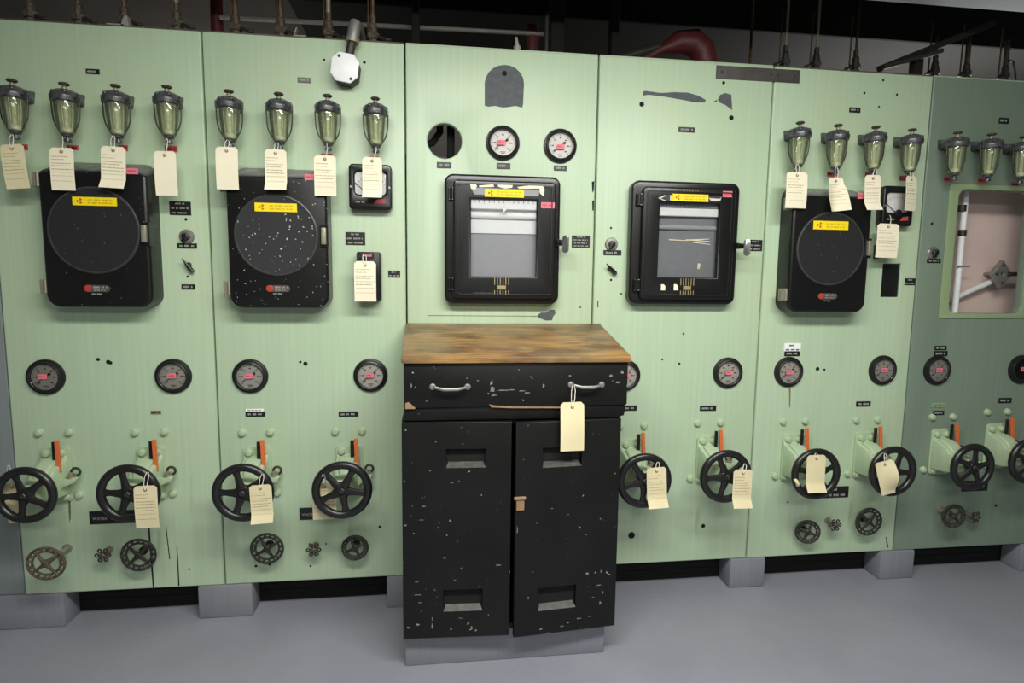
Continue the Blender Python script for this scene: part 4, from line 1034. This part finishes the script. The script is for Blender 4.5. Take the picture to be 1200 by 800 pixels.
# lower carcass
car = MB().box(bl, bl+.018, YB2, -.012, .1, zr0).box(br-.018, br, YB2, -.012, .1, zr0).box(bl+.018, br-.018, -.03, -.012, .1, zr0).box(bl+.018, br-.018, YB2+.002, -.03, .1, .118)
car.box(bl+.018, br-.018, YB2+.002, -.03, zr0-.02, zr0)
car.build('carcass', 'wornblack', cab, origin=O)
# two doors standing slightly open, each with two sunken vents
def door(hx, fx, ang, vents, hinge_left, label=None):
    w_ = abs(fx-hx); zt_, zb_ = zr0-.004, z_bot; s = 1 if hinge_left else -1
    holes = []
    X = lambda x: x-hx
    for (l, t_, r, b) in vents:
        a = pxrect(l, t_, r, b, YB2-.012); holes.append([(X(a[0]), a[2]), (X(a[0]), a[3]), (X(a[1]), a[3]), (X(a[1]), a[2])])
    out = [(0, zb_), (s*w_, zb_-.0), (s*w_, zt_), (0, zt_)]
    if s < 0: out = out[::-1]
    me = sheet([out]+holes, 0, -.02, 'wornblack', .002); me.transform(Matrix.Translation((0, 0, -.1)))
    d = link('door', me, cab, (hx-O.x, YB2-.002-O.y, 0), (0, 0, math.radians(-ang if hinge_left else ang)))
    for hh in holes:
        x0, x1, z0, z1 = hh[0][0], hh[2][0], hh[0][1], hh[1][1]
        MB().box(x0-.003, x1+.003, -.004, -.001, z0-.003-.0, z1+.003).build('vent_back', 'hole', d, origin=(0, 0, .1))
        MB().add([(x0, -.0215, z0-.001), (x1, -.0215, z0-.001), (x1-.006, -.004, z0+.012), (x0+.006, -.004, z0+.012), (x0, -.004, z0-.001), (x1, -.004, z0-.001)], [(0, 1, 2, 3), (3, 2, 5, 4), (0, 3, 4), (1, 5, 2), (0, 4, 5, 1)]).build('vent_sill', 'sill', d, origin=(0, 0, .1))
    return d
def door_nicks(d, hx, pts):
    R = random.Random(int(abs(hx)*1000))
    for px, py, w_, h_ in pts:
        v = bp(px, py, YB2-.03); x = v.x-hx; z = v.z-.1; w_ /= 560; h_ /= 560
        MB().prism([(x-w_*R.uniform(.6, 1), z-h_*R.uniform(.3, 1)), (x+w_*R.uniform(.3, 1), z-h_*R.uniform(.4, 1)), (x+w_, z+h_*R.uniform(.0, .6)), (x-w_*R.uniform(.2, .7), z+h_)], -.019, -.0206).build('paint_nick', 'nick', d)
xm = bp(599, 620, YB2-.015).x
dl = door(bl+.001, xm-.003, 2.6, [(523,524,569,545),(520,687,565,711)], True)
drr = door(br-.001, xm+.004, 5.0, [(633,521,679,543),(628,682,672,707)], False)
door_nicks(dl, bl+.001, [(479,737,3,2),(490,733,3,2),(507,735,1.5,6),(507,726,1,4),(529,737,2,1.5),(553,735,2,4),(549,730,2,3),(558,738,2,2),(488,683,4,.8),(489,698,6,.7),(492,707,3,.8),(584,661,5,.8),(495,584,1,2),(497,594,4,.6),(494,610,5,.6),(528,610,2,2),(515,613,1,1),(474,565,1.2,2),(485,626,1.5,1),(473,661,.8,2),(540,724,3,.8)])
door_nicks(drr, br-.001, [(632,734,3,1.5),(640,739,5,.8),(657,732,4,.8),(687,672,3,2.5),(697,671,1.5,2),(704,670,1.6,2.5),(711,671.5,1.6,2.5),(714,674,2,1.2),(701,686,5,.8),(703,707,2,3),(694,700,3,.7),(706,695,1,3),(703,608,1.5,1.5),(678,617,2,.8),(686,626,1,1),(645,594,2,.7),(604,617,.8,8),(617,697,1,3),(677,724,5,.8),(664,728,2,1.5),(690,722,3,1)])
# brass latch on the right door edge
w_ = br-xm
la = MB().box(-w_+.012, -w_+.034, -.020, -.027, .45-.0, .478).cyl((-w_+.02, -.024, .49), (-w_+.02, -.034, .49), .006)
q = bp(607, 585, YB2-.04)
me = MB().box(-w_+.007, -w_+.03, -.020, -.026, q.z-.028, q.z+.006).box(-w_+.0, -w_+.034, -.020, -.029, q.z+.004, q.z+.012).mesh('latch', 'interior', .001, 1)
me.transform(Matrix.Translation((0, 0, -.1))); link('latch', me, drr, label='worn brass-coloured latch on door edge')
# grey plinth under the cabinet
pa, pb = gp(475, 780), gp(708, 765)
tag_props(MB().box(pa.x, pb.x, (pa.y+pb.y)/2, -.02, 0, .1).build('plinth', 'block', None, .004, 2), 'grey painted plinth under the black cabinet', 'plinth')

# ------------------------------------------------------------------ blocks and dark channel under the board
blocks = [((-60, 78), 'grey painted block under the left end of the board at the lower left corner'),
 ((232.5, 294), 'grey painted block under the first visible seam between green panels'),
 ((453, 500), 'grey painted block partly hidden by the left side of the cabinet'),
 ((855, 898.5), 'grey painted block under the seam right of the cabinet'),
 ((1027, 1070), 'grey painted block under the joint with the darker panel'),
 ((1184, 1260), 'grey painted block at the right edge under the darker panel')]
yref = {0: 733, 1: 726, 2: 715, 3: 690, 4: 677, 5: 664}
for i, ((l, r), lab) in enumerate(blocks):
    y = yref[i]; a, b = gp(l, y), gp(r, y)
    mb = MB().box(a.x, b.x, -.004, .083, 0, H0-.001)
    o = mb.build('plinth_block', 'block', None, .006, 2); tag_props(o, lab, 'block', 'grey blocks under the board')
tag_props(MB().box(-1.1, 3.7, .087, .16, 0, H0-.001).box(-1.1, 3.7, .084, .087, .035, .042).box(-1.1, 3.7, .032, .9, H0, ZB).build('base_channel', 'hole', None, .002, 1), 'dark steel base channel seen in the gap below the panels', 'beam')

# ------------------------------------------------------------------ pipework above and behind the board
def riser(px, ytop, label, mat='copper', Y=.09, r=.006, fit=True, hand=1, top=None):
    v = bp(px, ytop, Y); z1 = top if top else 2.45
    zv = CAM.z+(H1+.006-CAM.z)*(Y-CAM.y)/(-CAM.y)-.012
    t = thing('tube_riser', label, 'pipe', (v.x, Y, ZB), (0, 0, 0), 'thin tubes rising behind the panels'); O = t.location
    MB().cyl((v.x, Y, ZB), (v.x, Y, z1), r, n=10).build('tube', mat, t, origin=O)
    if fit:
        f = MB().cyl((v.x, Y, zv+.0), (v.x, Y, zv+.045), .015, .014, 8).cyl((v.x, Y, zv+.012), (v.x, Y, zv+.03), .021, n=6).ball((v.x, Y, zv+.052), .013).cyl((v.x, Y, zv+.06), (v.x, Y, zv+.085), .0095, n=8)
        b = f.build('valve_fitting', 'iron_rust' if hand > 0 else 'valve_dark', t, origin=O)
        MB().tube([(v.x, Y, zv+.02), (v.x+hand*.025, Y-.012, zv+.016), (v.x+hand*.045, Y-.02, zv+.006)], [.007, .0055, .0045], 8).ball((v.x+hand*.05, Y-.022, zv+.005), .010, (1.2, .8, .6)).build('valve_handle', 'iron', b, origin=O)
        MB().cyl((v.x-.02, Y+.012, zv-.25), (v.x-.015, Y+.012, zv+.22), .0032, n=8).build('small_tube', 'copper', t, origin=O)
for q in [(36,10,'thin tube with rusty valve rising above the panel, leftmost, by left picture corner','iron_rust'),(92,10,'rusty brown tube rising above the leftmost green panel, second from left','copper'),
          (146,12,'tube rising behind the small pale bracket on the panel top','copper'),(207,12,'corroded tube rising just left of the first visible seam','clasp'),
          (276,18,'corroded tube rising just right of the first visible seam','copper'),(329,20,'brown tube rising above the second green panel, left of small angle bracket','copper'),
          (385,22,'pale thin tube rising left of the white octagonal box','clasp'),(437,26,'brown tube rising right of the white octagonal box','copper')]:
    riser(q[0], q[1], q[2], q[3], r=.0075)
for q in [(921,55,'pale thin tube rising above the dark metal strip','clasp',-1),(957,60,'thin tube with valve left of the black diagonal strut, above the right-hand recorder','clasp',-1),
          (1003,65,'thin tube with black valve left of the diagonal strut, above the small nameplate','iron',-1),(1096,72,'dark tube with valve right of the strut post','iron',-1),
          (1133,76,'thick dark valve stem above the darker panel, left one','iron',-1),(1178,80,'dark valve stem with bent tube above the darker panel, near the right edge','iron',-1)]:
    riser(q[0], q[1], q[2], q[3], Y=.3, r=.005 if q[0] < 1100 else .010, hand=q[4], top=None if q[0] < 1090 else 2.16)
v = bp(1192, 85, .08)
conduit('bent_tube', 'bent thin tube beside the valve stem near the right edge above the darker panel', 'pipe', [bp(1179, 76, .3), bp(1183, 71, .3), bp(1187, 72, .3), bp(1189, 84, .3), bp(1190, 100, .3), Vector((bp(1190, 100, .3).x, .3, ZB))], .005, 'iron')
conduit('vertical_rod', 'tall thin rod rising from behind the panels left of the dark metal strip end', 'pipe', [bp(884, -30, .48), Vector((bp(884, 40, .48).x, .48, ZB))], .006, 'copper')
conduit('horizontal_pipe', 'long pale horizontal pipe running behind the panel tops at left', 'pipe', [bp(258, 20.5, .45), bp(640, 40, .45)], .0085, 'pipe_lt')
conduit('red_pipe', 'dark red pipe end behind the first visible seam', 'pipe', [bp(253, -10, .5), Vector((bp(251, 40, .5).x, .5, ZB))], .022, 'red_pipe')
conduit('red_pipe', 'dark red vertical pipe behind the top of the cabinet panel, beside the black post', 'pipe', [bp(624, 31, .47), Vector((bp(625, 60, .47).x, .47, ZB))], .026, 'red_pipe')
conduit('red_pipe', 'large dark red pipe elbow rising behind the panel with the long paint chip', 'pipe', [bp(745, 75, .38), bp(775, 58, .38), bp(795, 50, .38), bp(812, 50, .38), bp(823, 60, .38), bp(828, 80, .38), Vector((bp(828, 80, .38).x, .38, ZB))], [.012, .018, .045, .052, .052, .05, .05], 'red_pipe')
conduit('grey_pipe', 'grey pipe slanting down left of the red elbow', 'pipe', [bp(690, 85, .38), bp(735, 66, .38), bp(772, 55, .38)], .018, 'ring')
conduit('silver_conduit', 'thin silver conduit standing beside the black post behind the panel tops', 'pipe', [bp(641, 15, .3), Vector((bp(641, 15, .3).x, .3, ZB))], .0085, 'ring')
def post(px, w, label, ytop=-60, Y=.35, mat='void'):
    a = bp(px-w/2, 20, Y); b = bp(px+w/2, 20, Y)
    tag_props(MB().box(a.x, b.x, Y, Y+.05, ZB, 2.6).build('steel_post', mat, None, .003, 1), label, 'post', 'black posts behind the panels')
post(487, 9, 'black post rising behind the second visible seam')
post(654, 16, 'black post rising behind the third seam, beside the silver conduit')
post(722, 9, 'dim dark post behind the panel with the long paint chip, left of the red elbow', mat='void', Y=.4)
# black diagonal strut and its post
A, B = bp(1030, 81, .2), bp(1165, 27, .2)
q0s = bp(1076, 62, .2)
t = thing('strut', 'black diagonal strut with short post above the right-hand green panels', 'strut', (q0s.x, .2, ZB)); O = t.location
MB().tube([A, A.lerp(B, .5), B], .016, 4).build('brace', 'void', t, origin=O)
q = bp(1076, 62, .2); MB().box(q.x-.018, q.x+.018, .19, .22, ZB, q.z+.0).build('post', 'void', t, origin=O)
MB().cyl(A+Vector((.0, -.02, .0)), A.lerp(B, .45)+Vector((.02, -.03, -.02)), .010).build('side_rod', 'iron', t, origin=O)
# dark duct across the space above
a1, a2 = bp(490, 9, .5), bp(1200, 64, .5)
zz = (bp(660, 19.5, .5).z+bp(1000, 46, .5).z)/2
tag_props(MB().box(.75, XR-.05, .5, YB, zz, 3.0).build('duct', 'hole', None, .004, 1), 'large black duct running above and behind the panels', 'duct')
# small bits on the top edges
q = bp(146, 30, .02)
tag_props(MB().box(q.x-.045, q.x+.005, .006, .03, H1+.004, H1+.009).prism([(q.x-.006, H1+.004), (q.x+.018, H1+.004), (q.x+.014, H1+.035), (q.x+.004, H1+.03)], .03, .006).build('angle_bracket', 'pipe_lt', None, .001, 1), 'pale bracket lying on the top edge of the leftmost green panel', 'bracket', 'pale brackets on the panel tops')
q = bp(349, 40, .02)
tag_props(MB().box(q.x-.012, q.x+.028, .006, .03, H1+.004, H1+.009).prism([(q.x-.012, H1+.006), (q.x-.008, H1+.006), (q.x+.002, H1+.03), (q.x-.002, H1+.032)], .03, .006).build('angle_bracket', 'clasp', None, .001, 1), 'small bent angle bracket on the panel top left of the white octagonal box', 'bracket', 'pale brackets on the panel tops')
q = bp(606, 51, .02)
tag_props(MB().cyl((q.x, .02, H1+.004), (q.x, .02, H1+.02), .012).cyl((q.x, .02, H1+.02), (q.x-.003, .02, H1+.05), .008, .003).build('plug', 'pipe_lt', None, .001, 1), 'small pale plug on the top edge above the arched patch', 'plug')
# equipment glimpsed through the round hole
h = HOLE3
conduit('dark_pipe', 'black vertical pipe seen through the open round hole', 'pipe', [(h.x+.022, .09, ZB), (h.x+.022, .09, h.z+.25)], .013, 'hole')
conduit('grey_conduit', 'grey conduit crossing behind the open round hole', 'pipe', [(h.x-.3, .2, ZB), (h.x-.29, .2, h.z-.12), (h.x-.2, .2, h.z-.06), (h.x+.02, .2, h.z-.04), (h.x+.2, .2, h.z-.06)], .035, 'sheet')
conduit('black_cable', 'black cable curving behind the open round hole', 'cable', [(h.x-.12, .1, ZB), (h.x-.12, .1, h.z-.03), (h.x-.08, .1, h.z+.0), (h.x-.04, .1, h.z+.015), (h.x-.015, .1, h.z+.05), (h.x-.015, .1, h.z+.15)], .012, 'hole')

# ------------------------------------------------------------------ light
def area(name, loc, rot, sx, sy, power, col=(1, .985, .95)):
    l = bpy.data.lights.new(name, 'AREA'); l.shape = 'RECTANGLE'; l.size, l.size_y = sx, sy; l.energy = power; l.color = col
    o = bpy.data.objects.new(name, l); C.objects.link(o); o.location = loc; o.rotation_euler = rot; return o
area('ceiling_lamp', (1.75, -3.05, 2.11), (math.radians(25), 0, 0), 2.0, .5, 36)
area('ceiling_lamp', (1.7, -1.4, 2.115), (math.radians(6), 0, 0), 2.0, .35, 70)
area('back_fill_lamp', (3.7, .62, 1.45), (math.radians(150), 0, math.radians(0)), .5, .1, 22)  # unseen fill lamp added to brighten the wall behind the board
area('back_fill_lamp', (.3, .62, 1.45), (math.radians(150), 0, 0), .5, .1, 2.5)  # second unseen fill, added to lift the dark left end
w = bpy.data.worlds.new('World'); bpy.context.scene.world = w; w.use_nodes = True
w.node_tree.nodes['Background'].inputs[0].default_value = (.5, .5, .5, 1); w.node_tree.nodes['Background'].inputs[1].default_value = .0

# ------------------------------------------------------------------ camera
cd = bpy.data.cameras.new('camera'); cd.sensor_width = 36; cd.sensor_fit = 'HORIZONTAL'; cd.lens = 36*F/1200; cd.clip_start = .05
co = bpy.data.objects.new('camera', cd); C.objects.link(co)
co.matrix_world = Matrix(((RX.x, UX.x, -FX.x, CAM.x), (RX.y, UX.y, -FX.y, CAM.y), (RX.z, UX.z, -FX.z, CAM.z), (0, 0, 0, 1)))
sc = bpy.context.scene; sc.camera = co
sc.view_settings.view_transform = 'Standard'; sc.view_settings.look = 'None'; sc.view_settings.gamma = 1; sc.view_settings.use_curve_mapping = False
sc.view_settings.exposure = 0.25
